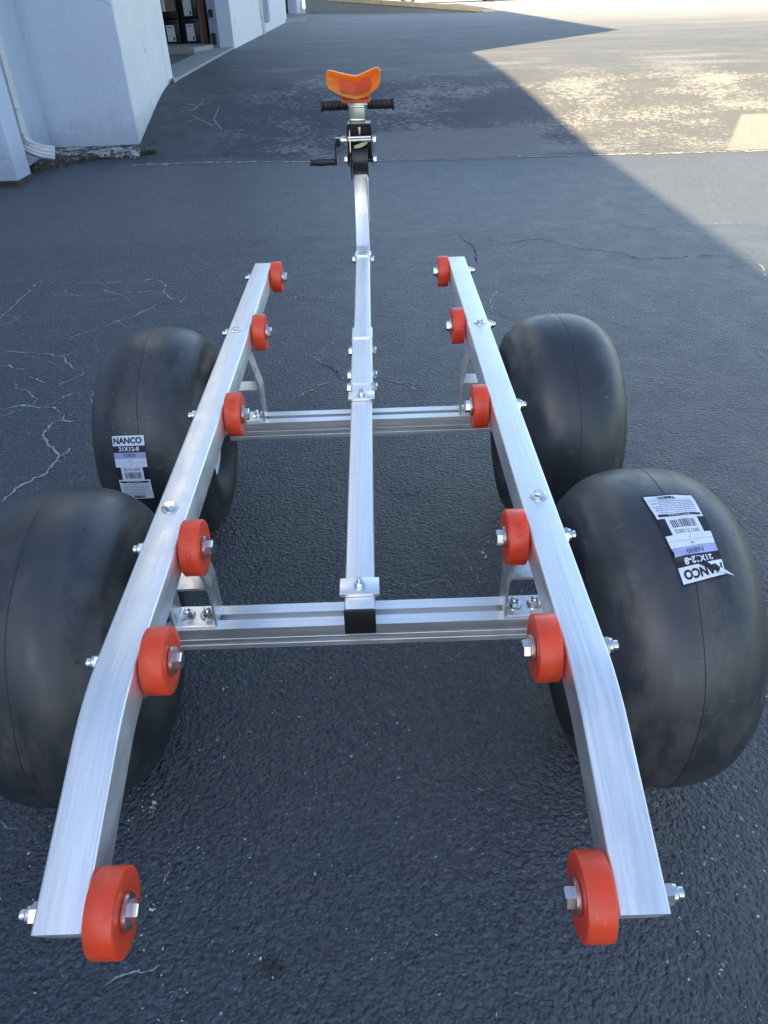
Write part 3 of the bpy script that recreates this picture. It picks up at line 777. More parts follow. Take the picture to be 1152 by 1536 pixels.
# raised ramp at the far end with tan edge, sunlight put into its colour
def ramp_part(name, b_fn, mat):
    return bpart(name, b_fn, mat, rampw)
rampw = empty('concrete_ramp', (0.5, 30, 0.42), label='low stained concrete ramp wall with tan top in a sunlit colour at the far end', cat='ramp')
A, B = Vector((-2.2, 32.1)), Vector((3.55, 26.9))
def rampbody(b):
    n = 14
    for i in range(n):
        u0, u1 = i / n, (i + 1) / n
        p0, p1 = A.lerp(B, u0), A.lerp(B, u1)
        h0 = 0.42 + 0.42 * (1 - u0) + 0.02; h1 = 0.42 + 0.42 * (1 - u1) + 0.02
        q0, q1 = p0 + Vector((0.16, 0.18)) * 1.2, p1 + Vector((0.16, 0.18)) * 1.2
        vv = [b.verts.new(c) for c in ((*p0, 0.3), (*p1, 0.3), (*p1, h1), (*p0, h0), (*q0, 0.3), (*q1, 0.3), (*q1, h1), (*q0, h0))]
        for f in ((0, 1, 2, 3), (5, 4, 7, 6), (3, 2, 6, 7)): b.faces.new([vv[k] for k in f])
        if i == 0: b.faces.new([vv[k] for k in (0, 3, 7, 4)])
        if i == n - 1: b.faces.new([vv[k] for k in (1, 5, 6, 2)])
    bmesh.ops.remove_doubles(b, verts=b.verts[:], dist=1e-4)
ramp_part('ramp_wall', rampbody, M_CONC)
def rampcap(b):
    d = (B - A).normalized(); n_ = Vector((-d.y, d.x))
    if n_.y < 0: n_ = -n_
    pts = []
    for u, h in ((0, 0.86), (1, 0.44)):
        p = A.lerp(B, u)
        pts.append([(*(p - n_ * 0.03), h + 0.004), (*(p + n_ * 0.26), h + 0.004), (*(p + n_ * 0.26), h + 0.12), (*(p - n_ * 0.03), h + 0.12)])
    a = [b.verts.new(c) for c in pts[0]]; c2 = [b.verts.new(c) for c in pts[1]]
    for k in range(4): b.faces.new((a[k], a[(k + 1) % 4], c2[(k + 1) % 4], c2[k]))
    b.faces.new(a[::-1]); b.faces.new(c2)
ramp_part('ramp_cap', rampcap, M_YELLOW)
def rampdeck(b):
    d = (B - A).normalized(); n_ = Vector((-d.y, d.x))
    if n_.y < 0: n_ = -n_
    p0, p1 = A + n_ * 0.27, B + n_ * 0.27
    v = [b.verts.new(c) for c in ((*p0, 0.80), (*p1, 0.425), (*(p1 + n_ * 1.3), 0.425), (*(p0 + n_ * 1.3), 0.66))]
    w = [b.verts.new((q.co.x, q.co.y, 0.3)) for q in v]
    b.faces.new(v); b.faces.new(w[::-1])
    for k in range(4): b.faces.new((w[k], w[(k + 1) % 4], v[(k + 1) % 4], v[k]))
ramp_part('ramp_deck', rampdeck, M_YELLOW)

# litter and weeds at the wall base
bm = bmesh.new()
nn = 22
rows = []
for j in range(7):
    row = []
    for i in range(nn + 1):
        u = i / nn; v = j / 6
        x = -2.79 + u * 0.46; y0 = 5.72 + 0.42 * min(1, u * 1.5) ** 0.8; y = y0 + v * (6.24 - y0) + 0.02 * mnoise.noise(Vector((x * 9, v * 5, 0)))
        z = gz(x, y) + 0.006 + 0.05 * math.sin(math.pi * min(1, v)) * (1 - 0.55 * u) * (0.6 + 0.6 * mnoise.noise(Vector((x * 14, y * 14, 3)))) + 0.02 * v * (1 - u)
        if j == 0: z = gz(x, y) - 0.004
        row.append(bm.verts.new((x, y, z)))
    rows.append(row)
for j in range(6):
    for i in range(nn):
        bm.faces.new((rows[j][i], rows[j][i + 1], rows[j + 1][i + 1], rows[j + 1][i]))
for f in bm.faces: f.material_index = 0
for _ in range(520):
    u = random.random() ** 1.7; x = -2.79 + 0.86 * u; y = random.uniform(5.66 + 0.46 * min(1, u * 2.0) ** 0.8, 6.22)
    s = random.uniform(0.006, 0.022); a = random.random() * 6.3; z = gz(x, y) + random.uniform(0.004, 0.05) * (1 - 0.9 * u)
    d1 = Vector((math.cos(a), math.sin(a), random.uniform(-.4, .4))) * s; d2 = Vector((-math.sin(a), math.cos(a), random.uniform(-.4, .4))) * s * 0.45
    c0 = Vector((x, y, z))
    f = bm.faces.new([bm.verts.new(c0 + q) for q in (-d1, d2, d1, -d2)]); f.material_index = 1 if random.random() < 0.7 else 2
put('leaf_litter', bm_mesh('leaf_litter', bm, [M_LITTER, M_LEAFBIT, M_CRACK]), kind='stuff',
    label='brown leaf litter and dirt heaped along the pilaster footing', cat='litter')
def weed(x, y, z, n, size, label):
    root = empty('weed', (x, y, z), label=label, cat='weed', group='weeds at the wall base')
    bms, bml = bmesh.new(), bmesh.new()
    for k in range(n):
        a = random.random() * 6.3; ln = size * random.uniform(0.5, 1.0); lean = random.uniform(0.2, 0.9)
        p = Vector((random.gauss(0, size * .15), random.gauss(0, size * .15), 0)); pts = [p.copy()]
        d = Vector((math.cos(a) * lean, math.sin(a) * lean, 1)).normalized()
        for s in range(4):
            d = (d + Vector((math.cos(a), math.sin(a), -0.25)) * 0.12).normalized(); p = p + d * ln / 4; pts.append(p.copy())
        add_tube(bms, pts, [0.0022, 0.002, 0.0016, 0.0012, 0.0006], 4)
        for q in pts[1:]:
            for _ in range(3):
                a2 = random.random() * 6.3; lv = Vector((math.cos(a2), math.sin(a2), random.uniform(-0.2, 0.7))).normalized() * random.uniform(0.014, 0.032)
                sd = lv.cross(Vector((0, 0, 1))).normalized() * lv.length * 0.3
                bml.faces.new([bml.verts.new(q + w) for w in (Vector(), lv * 0.5 + sd, lv, lv * 0.5 - sd)])
    put('stem', bm_mesh('stem', bms, M_GREEN), (x, y, z), root); put('foliage', bm_mesh('foliage', bml, M_GREEN), (x, y, z), root)
weed(-1.90, 6.22, 0.01, 26, 0.13, 'green weed growing at the right end of the broken footing')
weed(-2.76, 5.42, 0.0, 6, 0.05, 'tiny weed at the foot of the leftmost wall corner')

# far pickup truck, of which only the wheels and sills reach into the frame
trk = empty('pickup_truck', (4.0, 42.6, 0.42), label='dark red pickup truck parked beyond the ramp at the top edge', cat='truck')
def trk_body(bm_):
    # stations along x: (x, half width, z bottom, z top)
    st = [(-2.95, 0.80, 0.62, 1.02), (-2.85, 0.92, 0.50, 1.12), (-1.95, 0.96, 0.48, 1.16), (-0.75, 0.97, 0.42, 1.18), (1.0, 0.97, 0.42, 1.18), (2.75, 0.96, 0.50, 1.18), (2.9, 0.93, 0.55, 1.15)]
    rings = []
    for x, w, zb, zt in st:
        rings.append([bm_.verts.new((x, y, z)) for y, z in ((-w * .93, zb), (-w, zb + .25), (-w, zt - .12), (-w * .93, zt), (w * .93, zt), (w, zt - .12), (w, zb + .25), (w * .93, zb))])
    for a, b_ in zip(rings, rings[1:]):
        for k in range(8): bm_.faces.new((a[k], a[(k + 1) % 8], b_[(k + 1) % 8], b_[k]))
    bm_.faces.new(rings[0][::-1]); bm_.faces.new(rings[-1])
bm = bmesh.new(); trk_body(bm); put('body', bm_mesh('body', bm, M_CARP, R(30)), ORG[trk], trk)
bm = bmesh.new()
cs = [(-1.35, 0.86, 1.17), (-0.55, 0.72, 1.82), (0.75, 0.72, 1.84), (1.0, 0.86, 1.17)]
a = [bm.verts.new((x, -w, z)) for x, w, z in cs]; b2 = [bm.verts.new((x, w, z)) for x, w, z in cs]
bm.faces.new(a); bm.faces.new(b2[::-1])
for k in range(4): bm.faces.new((a[k], b2[k], b2[(k + 1) % 4], a[(k + 1) % 4]))
put('cab', bm_mesh('cab', bm, M_CARP), ORG[trk], trk)
for s in (-1, 1):
    for x0, x1, x2, x3 in ((-1.12, -0.15, -0.15, -0.52), (-0.08, 0.82, 0.70, -0.08)):
        bm = bmesh.new()
        q = [(x0, 1.24), (x1, 1.24), (x2, 1.74), (x3, 1.74)]
        add_prism(bm, q, -0.004, 0.004, 'y')
        for v in bm.verts: v.co.y += s * (0.862 - (v.co.z - 1.17) * 0.212 + 0.008)
        put('side_window', bm_mesh('side_window', bm, M_GLASS), ORG[trk], trk)
bm = bmesh.new(); add_box(bm, (-2.99, -0.8, 0.78), (-2.88, -0.5, 0.98), 0.02); put('headlight', bm_mesh('headlight', bm, M_LAMP), ORG[trk], trk)
bm = bmesh.new(); add_box(bm, (-2.99, 0.5, 0.78), (-2.88, 0.8, 0.98), 0.02); put('headlight', bm_mesh('headlight', bm, M_LAMP), ORG[trk], trk)
bm = bmesh.new(); add_box(bm, (2.86, -0.9, 0.8), (2.93, -0.72, 1.1), 0.01); put('tail_light', bm_mesh('tail_light', bm, M_TAIL), ORG[trk], trk)
bm = bmesh.new(); add_box(bm, (-3.05, -0.9, 0.48), (-2.86, 0.9, 0.66), 0.03); put('bumper', bm_mesh('bumper', bm, M_STEEL, R(30)), ORG[trk], trk)
for wx_ in (-1.95, 1.95):
    for s in (-1, 1):
        w0 = Vector(ORG[trk]) + Vector((wx_, s * 0.86, 0.38))
        wh = empty('wheel', w0, trk)
        bm = bmesh.new(); add_lathe(bm, [(-.11, .24), (-.12, .30), (-.10, .36), (-.05, .38), (.05, .38), (.10, .36), (.12, .30), (.11, .24)], 'y', 32)
        put('tyre', bm_mesh('tyre', bm, M_SIDE, R(50)), w0, wh)
        bm = bmesh.new(); add_lathe(bm, [(0, 0), (s * .05, 0.0001), (s * .07, .06), (s * .04, .10), (s * .05, .20), (s * .10, .245), (-s * .10, .24), (-s * .10, 0)], 'y', 24)
        put('rim', bm_mesh('rim', bm, M_RIMW, R(35)), w0, wh)

# ---------------------------------------------------------------- boat dolly
dolly = empty('boat_dolly', (0, 0.5, 0), label='aluminium boat dolly with four fat slick tyres, red rollers and a hand winch', cat='dolly')
def dpart(name, bm_, mats, org, parent=None, sm=None):
    """bm_ in coordinates local to org"""
    return put(name, bm_mesh(name, bm_, mats, sm), org, parent or dolly)
LB, ZC, WB, HB = 0.728, 0.3085, 0.0584, 0.0469
RX, RZ = 0.2825, 0.538
TU = 0.0508

def hexprism(bm_, r_, lo, hi, axis, ch=0.0012, ang=0.0, mi=0):
    add_lathe(bm_, [(lo, 0), (lo, r_ - ch), (lo + ch * .5, r_), (hi - ch, r_), (hi, r_ - ch * 1.6), (hi, 0)], axis, 6, mi=mi, ang0=ang)
def bolt_mesh(kind, axis, sgn):
    """kind: head / nut, built along +sgn of the axis from 0, with its washer"""
    bm_ = bmesh.new()
    big = axis == 'x'
    r_, h_, rw = (0.0120, 0.0092, 0.0172) if big else (0.0085, 0.0065, 0.0135)
    add_lathe(bm_, [(0, 0), (0, rw), (sgn * 0.0016, rw), (sgn * 0.0018, rw - .0006), (sgn * 0.0018, 0)], axis, 24)
    z0 = sgn * 0.0019
    ang = random.uniform(0, 1)
    if kind == 'head':
        add_lathe(bm_, [(z0, 0), (z0, r_), (z0 + sgn * (h_ - .0012), r_), (z0 + sgn * h_, r_ * .86), (z0 + sgn * h_, 0)], axis, 6, ang0=ang)
    elif kind == 'nut':
        add_lathe(bm_, [(z0, 0), (z0, r_), (z0 + sgn * h_, r_), (z0 + sgn * h_, r_ * .6), (z0 + sgn * h_, 0)], axis, 6, ang0=ang)
        add_lathe(bm_, [(z0 + sgn * h_, r_ * .84), (z0 + sgn * (h_ + .004), r_ * .82), (z0 + sgn * (h_ + .006), r_ * .64)], axis, 20)
        sh = r_ * .56
        add_lathe(bm_, [(z0 + sgn * h_, sh), (z0 + sgn * (h_ + .011), sh), (z0 + sgn * (h_ + .0125), sh * .75), (z0 + sgn * (h_ + .0125), 0)], axis, 16)
    elif kind == 'acorn':
        add_lathe(bm_, [(z0, 0), (z0, r_), (z0 + sgn * .007, r_), (z0 + sgn * .0075, r_ * .9), (z0 + sgn * .0075, 0)], axis, 6, ang0=ang)
        add_lathe(bm_, [(z0 + sgn * .0075, r_ * .78), (z0 + sgn * .010, r_ * .74), (z0 + sgn * .013, r_ * .5), (z0 + sgn * .014, 0)], axis, 16)
    return bm_mesh(kind + '_bolt', bm_, M_STEEL, R(35))

# cross bars: slotted extrusions
def crossbar(y0):
    w, h = WB / 2, HB
    prof = [(-w, 0), (-w, -.010), (-w + .0010, -.0107), (-w + .0010, -.024), (-w + .0004, -.0245), (-w + .0004, -.0275), (-w + .0010, -.028), (-w + .0010, -.0375), (-w, -.038), (-w, -h),
            (w, -h), (w, -.038), (w - .003, -.036), (w - .003, -.011), (w, -.009), (w, 0),
            (.0072, 0), (.0072, -.016), (-.0072, -.016), (-.0072, 0)]
    bm_ = bmesh.new()
    # split into non-overlapping convex slabs so the slot stays open
    add_prism(bm_, prof, -0.338, 0.338, 'x')
    bmesh.ops.triangulate(bm_, faces=[f for f in bm_.faces if len(f.verts) > 4])
    bev = [e for e in bm_.edges if abs(e.verts[0].co.x - e.verts[1].co.x) > 0.5 and max(abs(e.verts[0].co.y), 0) > w - 1e-5 and (abs(e.verts[0].co.z) < 1e-5 or abs(e.verts[0].co.z + h) < 1e-5)]
    cb_ = put('crossbar', bm_mesh('crossbar', bm_, M_ALU_X), (0, y0, ZC), dolly)
    for s in (-1, 1):
        b = bmesh.new(); add_lathe(b, [(s * .338, 0), (s * .338, .016), (s * .47, .016), (s * .47, 0)], 'x', 20)
        put('axle', bm_mesh('axle', b, M_ZINC, R(40)), (0, y0 - .005, 0.272), cb_)
    return cb_
for y0 in (0.0, LB): crossbar(y0)

# side rails, bent down towards the rear
path = [(1.252, RZ), (1.0, RZ), (0.6, RZ), (0.2, RZ), (-0.1, RZ), (-0.26, RZ)]
zz = RZ; ang = 0.0; yy = -0.318
path.append((yy, zz))
for k in range(10):
    ang += R(19.2) / 10; yy -= 0.0112 * math.cos(ang); zz -= 0.0112 * math.sin(ang); path.append((yy, zz))
Lr = (yy + 0.594) / math.cos(ang)
path.append((yy - Lr * .5 * math.cos(ang), zz - Lr * .5 * math.sin(ang)))
path.append((-0.594, zz - Lr * math.sin(ang)))
def rail_z(y):
    for (y0, z0), (y1, z1) in zip(path, path[1:]):
        if y1 <= y <= y0: return z0 + (z1 - z0) * (y0 - y) / (y0 - y1)
    return RZ
for s in (-1, 1):
    bm_ = bmesh.new(); sweep_rect(bm_, path[::-1], TU, TU, 0.0032)
    # rear end is mitred: pull the lower wall forward
    ymin = -0.594
    for v in bm_.verts:
        if v.co.y < ymin + 0.03 and v.co.z < path[-1][1] - 0.006:
            v.co.y += 0.003 * min(1, (path[-1][1] - 0.006 - v.co.z) / 0.04); 
    rail = put('side_rail', bm_mesh('side_rail', bm_, M_ALU_Y, R(40)), (s * RX, 0, 0), dolly)
    for y0 in (0.0, LB):
        put('bolt', bolt_mesh('head', 'z', 1), (s * RX + (0.004 if s > 0 else -0.004), y0 + 0.004, RZ + 0.0002), rail)

# rail brackets
def bracket(x0, y0):
    d = 0.0255; t_ = 0.0045
    hw, hv = 0.0385, ZC + 0.0845           # half width, web height
    top = RZ - TU - 0.0006; hwt = 0.0165
    b = bmesh.new()
    z0 = ZC + 0.0004
    add_box(b, (-hw + t_, -d, z0 - ZC), (hw - t_, d, z0 - ZC + t_), 0.0008, seg=1)
    for s in (-1, 1):
        xo, xi = s * hw, s * (hw - t_)
        add_prism(b, [(xo, z0 - ZC), (xi, z0 - ZC), (xi, hv - ZC - 0.006), (s * (hw - t_ - 0.004), hv - ZC), (s * (hw - t_ - .002), hv - ZC + t_), (xo, hv - ZC + .0015)], -d, d, 'y')
        xo2, xi2 = s * hwt, s * (hwt - t_)
        add_prism(b, [(xo, hv - ZC + .0015), (s * (hw - t_ - .002), hv - ZC + t_), (xi2, top - ZC), (xo2 + s * .001, top - ZC)], -d, d, 'y')
    add_box(b, (-hw + t_ + .004, -d, hv - ZC), (hw - t_ - .004, d, hv - ZC + t_), 0)
    add_box(b, (-hwt + .001, -d + .0015, top - ZC - t_), (hwt - .001, d - .0015, top - ZC - .0004), 0)
    br = dpart('rail_bracket', b, M_ALU_P, (x0, y0, ZC))
    for dx in (-0.0175, 0.0175):
        put('bolt', bolt_mesh('acorn', 'z', 1), (x0 + dx, y0 + 0.002, ZC + t_ + 0.0006), br)
for s in (-1, 1):
    for y0 in (0.0, LB): bracket(s * RX * 0.9965, y0)

# rollers
RD, RW_ = 0.0426, 0.0285
roller_y = [-0.566, -0.292, -0.064, 0.3595, 0.7825, 1.203]
def text_geo(txt, size, bold=0.0):
    cu = bpy.data.curves.new('t', 'FONT'); cu.body = txt; cu.size = size; cu.align_x = 'CENTER'; cu.align_y = 'CENTER'
    cu.offset = bold; cu.resolution_u = 3
    ob = bpy.data.objects.new('t', cu); scene.collection.objects.link(ob)
    dg = bpy.context.evaluated_depsgraph_get(); me = bpy.data.meshes.new_from_object(ob.evaluated_get(dg))
    v = [tuple(q.co) for q in me.vertices]; f = [tuple(p.vertices) for p in me.polygons]
    bpy.data.objects.remove(ob); bpy.data.curves.remove(cu); bpy.data.meshes.remove(me)
    return v, f
STOLTZ = text_geo('STOLTZ', 0.0125); RP = text_geo('RP-5', 0.0125)
t = NT('embossed_red_lettering')
M_EMB = t.set(base_color=(0.72, 0.035, 0.014), roughness=0.5, subsurface=0.4, subsurface_scale=0.02)
bm = bmesh.new()
hw = RW_ / 2
prof = [(-hw, .0125), (-hw, .0165), (-hw + .0012, .0175), (-hw + .0012, .030), (-hw, .0335), (-hw, RD - .0014), (-hw + .0006, RD - .0004), (-hw + .0016, RD), (hw - .0016, RD), (hw - .0006, RD - .0004), (hw, RD - .0014), (hw, .0335), (hw - .0012, .030), (hw - .0012, .0175), (hw, .0165), (hw, .0125)]
add_lathe(bm, prof, 'x', 56); add_lathe(bm, [(hw, .0125), (-hw, .0125)], 'x', 56)
ROLL = bm_mesh('roller', bm, M_RED, R(35))
bm = bmesh.new(); add_lathe(bm, [(0, .0125), (0, .0185), (.0022, .0185), (.0022, .0125)], 'x', 28, closed=True); WASH = bm_mesh('washer', bm, M_STEEL, R(35))
HEAD_P, HEAD_N, NUT_P, NUT_N = bolt_mesh('head', 'x', 1), bolt_mesh('head', 'x', -1), bolt_mesh('nut', 'x', 1), bolt_mesh('nut', 'x', -1)
for s in (-1, 1):
    for i, y0 in enumerate(roller_y):
        yv = y0; zb = rail_z(yv) - 0.0262
        xc = s * (RX - TU / 2 - 0.0032 - RW_ / 2)
        ro = put('roller', ROLL, (xc, yv, zb), dolly)
        inn = -s                                                   # towards the dolly's centre line
        put('washer', WASH, (xc + inn * (RW_ / 2 + .0002) + (0 if inn > 0 else -.0022), yv, zb), ro)
        put('bolt', HEAD_P if inn > 0 else HEAD_N, (xc + inn * (RW_ / 2 + .0026), yv, zb), ro)
        b = bmesh.new(); lo, hi = sorted((xc + s * (RW_ / 2 + .0002), s * (RX - TU / 2 - .0003)))
        add_lathe(b, [(0, 0), (0, .0115), (hi - lo, .0115), (hi - lo, 0)], 'x', 20); put('spacer', bm_mesh('spacer', b, M_STEEL, R(35)), (lo, yv, zb), ro)
        put('nut', NUT_P if s > 0 else NUT_N, (s * (RX + TU / 2 + .0003), yv, zb), ro)
        if (s, i) not in ((-1, 2), (-1, 3), (1, 2), (1, 3)): continue
        # raised lettering round the tread
        V, F = RP if (s > 0 and i in (2, 5)) else STOLTZ
        a0 = {(-1, 2): R(152), (-1, 3): R(140), (1, 2): R(128), (1, 3): R(165)}.get((s, i), R(random.uniform(190, 330)))
        if (s, i) in ((1, 4), (-1, 4)): a0 = R(95)
        rr = RD + 0.0003
        vv = []
        for (u, w, _) in V:
            a = a0 - u / rr * (1 if s < 0 else -1)
            xx = w * (-1 if s < 0 else 1) + 0.001 * inn
            vv.append((xx, rr * math.cos(a), rr * math.sin(a)))
        put('lettering', mesh('lettering', vv, F, M_EMB), (xc, yv, zb), ro)

# wheels
TR, TW, TX, TA = 0.272, 0.269, 0.4827, -0.0049
def tyre_mesh():
    bm_ = bmesh.new(); prof = [(-.085, .106), (-.100, .112), (-.112, .122), (-.124, .132)]
    for k in range(1, 40):
        a = math.pi - math.pi * k / 40; ca, sa = math.cos(a), math.sin(a)
        x = TW / 2 * math.copysign(abs(ca) ** (2 / 2.6), ca); r_ = TR - .14 + .14 * sa ** (2 / 2.6)
        for rr in (.172, .198, .226):                       # moulded rings on the sidewall
            if abs(r_ - rr) < .004 and abs(ca) > .5: r_ += .003
        prof.append((x, r_))
    prof += [(.124, .132), (.112, .122), (.100, .112), (.085, .106), (.06, .110), (-.06, .110)]
    add_lathe(bm_, prof, 'x', 96, closed=True)
    for f in bm_.faces:
        c0 = f.calc_center_median(); r_ = math.hypot(c0.y, c0.z)
        f.material_index = 1 if r_ < .185 else 0
    for v in bm_.verts:                                     # flattened where it carries weight
        if v.co.z < -TR + 0.0068: v.co.z = -TR + 0.0068 + (v.co.z + TR - 0.0068) * 0.12
    return bm_mesh('tyre', bm_, [M_TYRE, M_SIDE], R(60))
TY = tyre_mesh()
def rad_at(x):
    u = min(1, abs(x) / (TW / 2)); return TR - .14 + .14 * (1 - u ** 2.6) ** (1 / 2.6)
def seam_mesh():
    b = bmesh.new(); rings = []
    n = 160
    for k in range(n):
        a = 2 * math.pi * k / n; xo = 0.0020 * math.sin(a * 3) + 0.0016 * math.sin(a * 7 + 1)
        ring = []
        for dx, dr in ((-.0010, -.0004), (-.0003, .0005), (.0003, .0005), (.0010, -.0004)):
            r_ = rad_at(xo + dx) + dr; z = r_ * math.sin(a)
            if z < -TR + 0.0068: z = -TR + 0.0068
            ring.append(b.verts.new((xo + dx, r_ * math.cos(a), z)))
        rings.append(ring)
    for k in range(n):
        a, c = rings[k], rings[(k + 1) % n]
        for j in range(3): b.faces.new((a[j], a[j + 1], c[j + 1], c[j]))
    return bm_mesh('mould_line', b, M_SEAM, R(60))
SM = seam_mesh()
def rim_mesh(mat):
    b = bmesh.new()
    prof = [(-.094, .116), (-.099, .118), (-.101, .114), (-.095, .106), (-.08, .100), (-.05, .088), (-.045, .080), (-.04, .05), (-.038, 0.0), (.038, 0.0), (.04, .05), (.045, .080), (.05, .088), (.08, .100), (.095, .106), (.101, .114), (.099, .118), (.094, .116)]
    add_lathe(b, prof, 'x', 48)
    return bm_mesh('rim', b, mat, R(35))
RIMW, RIMB = rim_mesh(M_RIMW), rim_mesh(M_RIMB)
bm = bmesh.new(); add_lathe(bm, [(-.06, 0), (-.06, .022), (-.036, .026), (-.036, .045), (.036, .045), (.036, .026), (.06, .022), (.06, 0)], 'x', 24); HUB = bm_mesh('hub', bm, M_ZINC, R(35))
wheels = {}
for s in (-1, 1):
    for j, y0 in enumerate((0.0, LB)):
        o3 = (s * TX - (0.006 if s < 0 else 0), y0 + TA, TR - 0.0060)
        wh = empty('wheel', o3, dolly); wheels[(s, j)] = wh
        put('tyre', TY, o3, wh); put('mould_line', SM, o3, wh)
        put('rim', RIMW if j == 1 else RIMB, o3, wh); put('hub', HUB, o3, wh)

# tyre stickers: printed paper following the tread
def sticker(wheel, corners, torn):
    """corners: label TL, TR, BR, BL as (x offset, angle in degrees)"""
    V, F, I = [], [], []
    cx = [c[0] for c in corners]; ca = [R(c[1]) for c in corners]
    if ca[2] < 0: ca = [a if a > 0 else a + 2 * math.pi for a in ca]
    def pt(s, t_, lift):
        w = ((1 - s) * (1 - t_), s * (1 - t_), s * t_, (1 - s) * t_)
        x = sum(a * b for a, b in zip(w, cx)); a = sum(p * q for p, q in zip(w, ca))
        h = lift
        if torn:
            fold = math.exp(-((t_ - 0.20 - 0.16 * (s - 0.5)) / 0.035) ** 2)
            h += 0.0045 * fold * (0.3 + 0.7 * s) + 0.0012 * math.sin(s * 5 + t_ * 9) ** 2 + 0.004 * max(0, 0.12 - t_) / 0.12 * max(0, 0.5 - s)
        r_ = rad_at(x) + 0.0009 + h
        return (x, r_ * math.cos(a), r_ * math.sin(a))
    def quad(s0, s1, t0, t1, lv, mi, n=6, m_=6):
        n = max(1, math.ceil((s1 - s0) * 14)); m_ = max(1, math.ceil((t1 - t0) * 80)); base = len(V)
        for j in range(m_ + 1):
            for i in range(n + 1):
                V.append(pt(s0 + (s1 - s0) * i / n, t0 + (t1 - t0) * j / m_, lv))
        for j in range(m_):
            for i in range(n):
                k = base + j * (n + 1) + i
                F.append((k, k + 1, k + n + 2, k + n + 1)); I.append(mi)
    def text(txt, sc_, tc, size, mi, lv, bold=0.0, stretch=1.0, clip=None):
        v, f = text_geo(txt, size, bold)
        base = len(V); LW, LH = 0.075, 0.165
        for (u, w, _) in v:
            V.append(pt(sc_ + u * stretch / LW, tc - w / LH, lv))
        for q in f:
            F.append(tuple(base + k for k in q)); I.append(mi)
    e = 0.0004
    quad(-0.02, 1.02, -0.015, 1.015, 0, 1, 10, 20)                       # dark backing
    quad(0, 1, 0.0, 0.150, e, 0, 8, 5)
    text('NANCO', 0.48, 0.078, 0.0195, 1, 2 * e, 0.0009, 0.92)
    text('21X12-8', 0.5, 0.198, 0.0135, 0, 2 * e, 0.0004, 1.0)
    quad(0, 1, 0.248, 0.335, e, 2, 8, 4)
    text('N800', 0.5, 0.292, 0.0118, 1, 2 * e, 0.0, 1.05)
    quad(0, 1, 0.337, 0.470, e, 0, 8, 5)
    quad(0.02, 0.98, 0.400, 0.4025, 2 * e, 3, 8, 1)
    text('#2', 0.5, 0.368, 0.006, 3, 2 * e); text('4', 0.5, 0.434, 0.006, 3, 2 * e); text('*', 0.9, 0.368, 0.006, 3, 2 * e)
    quad(0.15, 0.84, 0.470, 0.665, e, 0, 6, 6)
    text('30151002', 0.5, 0.503, 0.0102, 1, 2 * e, 0.0, 1.0)
    rnd = random.Random(3); s = 0.24
    while s < 0.75:
        w = rnd.choice((0.006, 0.010, 0.016, 0.022)); quad(s, min(s + w, .76), 0.545, 0.640, 2 * e, 1, 1, 5); s += w + rnd.choice((0.008, 0.012, 0.018))
    quad(0, 1, 0.665, 0.985, e, 0, 8, 8)
    quad(0.04, 0.95, 0.685, 0.715, 2 * e, 1, 8, 2)
    text('SAFETY WARNING', 0.5, 0.700, 0.0038, 0, 3 * e, 0.0, 1.1)
    text('Serious injury or death may result from', 0.5, 0.735, 0.0040, 1, 2 * e, 0.0, 0.92)
    for k, ln in enumerate((0.86, 0.8, 0.88, 0.74, 0.84, 0.7)):
        s = 0.08
        while s < 0.06 + ln:
            w = rnd.uniform(0.03, 0.10); quad(s, min(s + w, 0.94), 0.762 + k * 0.026, 0.771 + k * 0.026, 2 * e, 3, 2, 1); s += w + 0.015
    quad(0.03, 0.97, 0.918, 0.921, 2 * e, 1, 8, 1)
    text('TIRECO', 0.56, 0.950, 0.0078, 1, 2 * e, 0.0005, 1.0)
    if torn:                                                   # tear across the brand block and a lifted flap
        base = len(V)
        for (s_, t_, l_) in ((0.56, 0.150, 4), (0.40, 0.165, 4), (0.20, 0.085, 4), (0.02, 0.02, 4), (0.26, 0.060, 4)): V.append(pt(s_, t_, l_ * e))
        F.append(tuple(base + k for k in range(5))); I.append(1)
        base = len(V)
        for (s_, t_, l_) in ((-0.02, 0.03, .003), (-0.10, -0.05, .010), (0.16, 0.035, .004), (0.10, 0.075, .002)): V.append(pt(s_, t_, l_))
        F.append(tuple(base + k for k in range(4))); I.append(0)
    me = mesh('sticker', V, F, [M_PAPER, M_INK, M_LILAC, M_INKG], idx=I)
    lab = 'creased tyre label printed upside down to the viewer' if torn else 'upright tyre label printed NANCO 21X12-8'
    put('sticker', me, ORG[wheel], wheel, label=lab)
sticker(wheels[(-1, 1)], [(-0.0583, 149.95), (0.0139, 149.89), (0.0169, 181.56), (-0.0538, 181.87)], False)
sticker(wheels[(1, 0)], [(0.0448, 121.66), (-0.0186, 124.68), (-0.0384, 90.49), (0.0362, 90.19)], True)

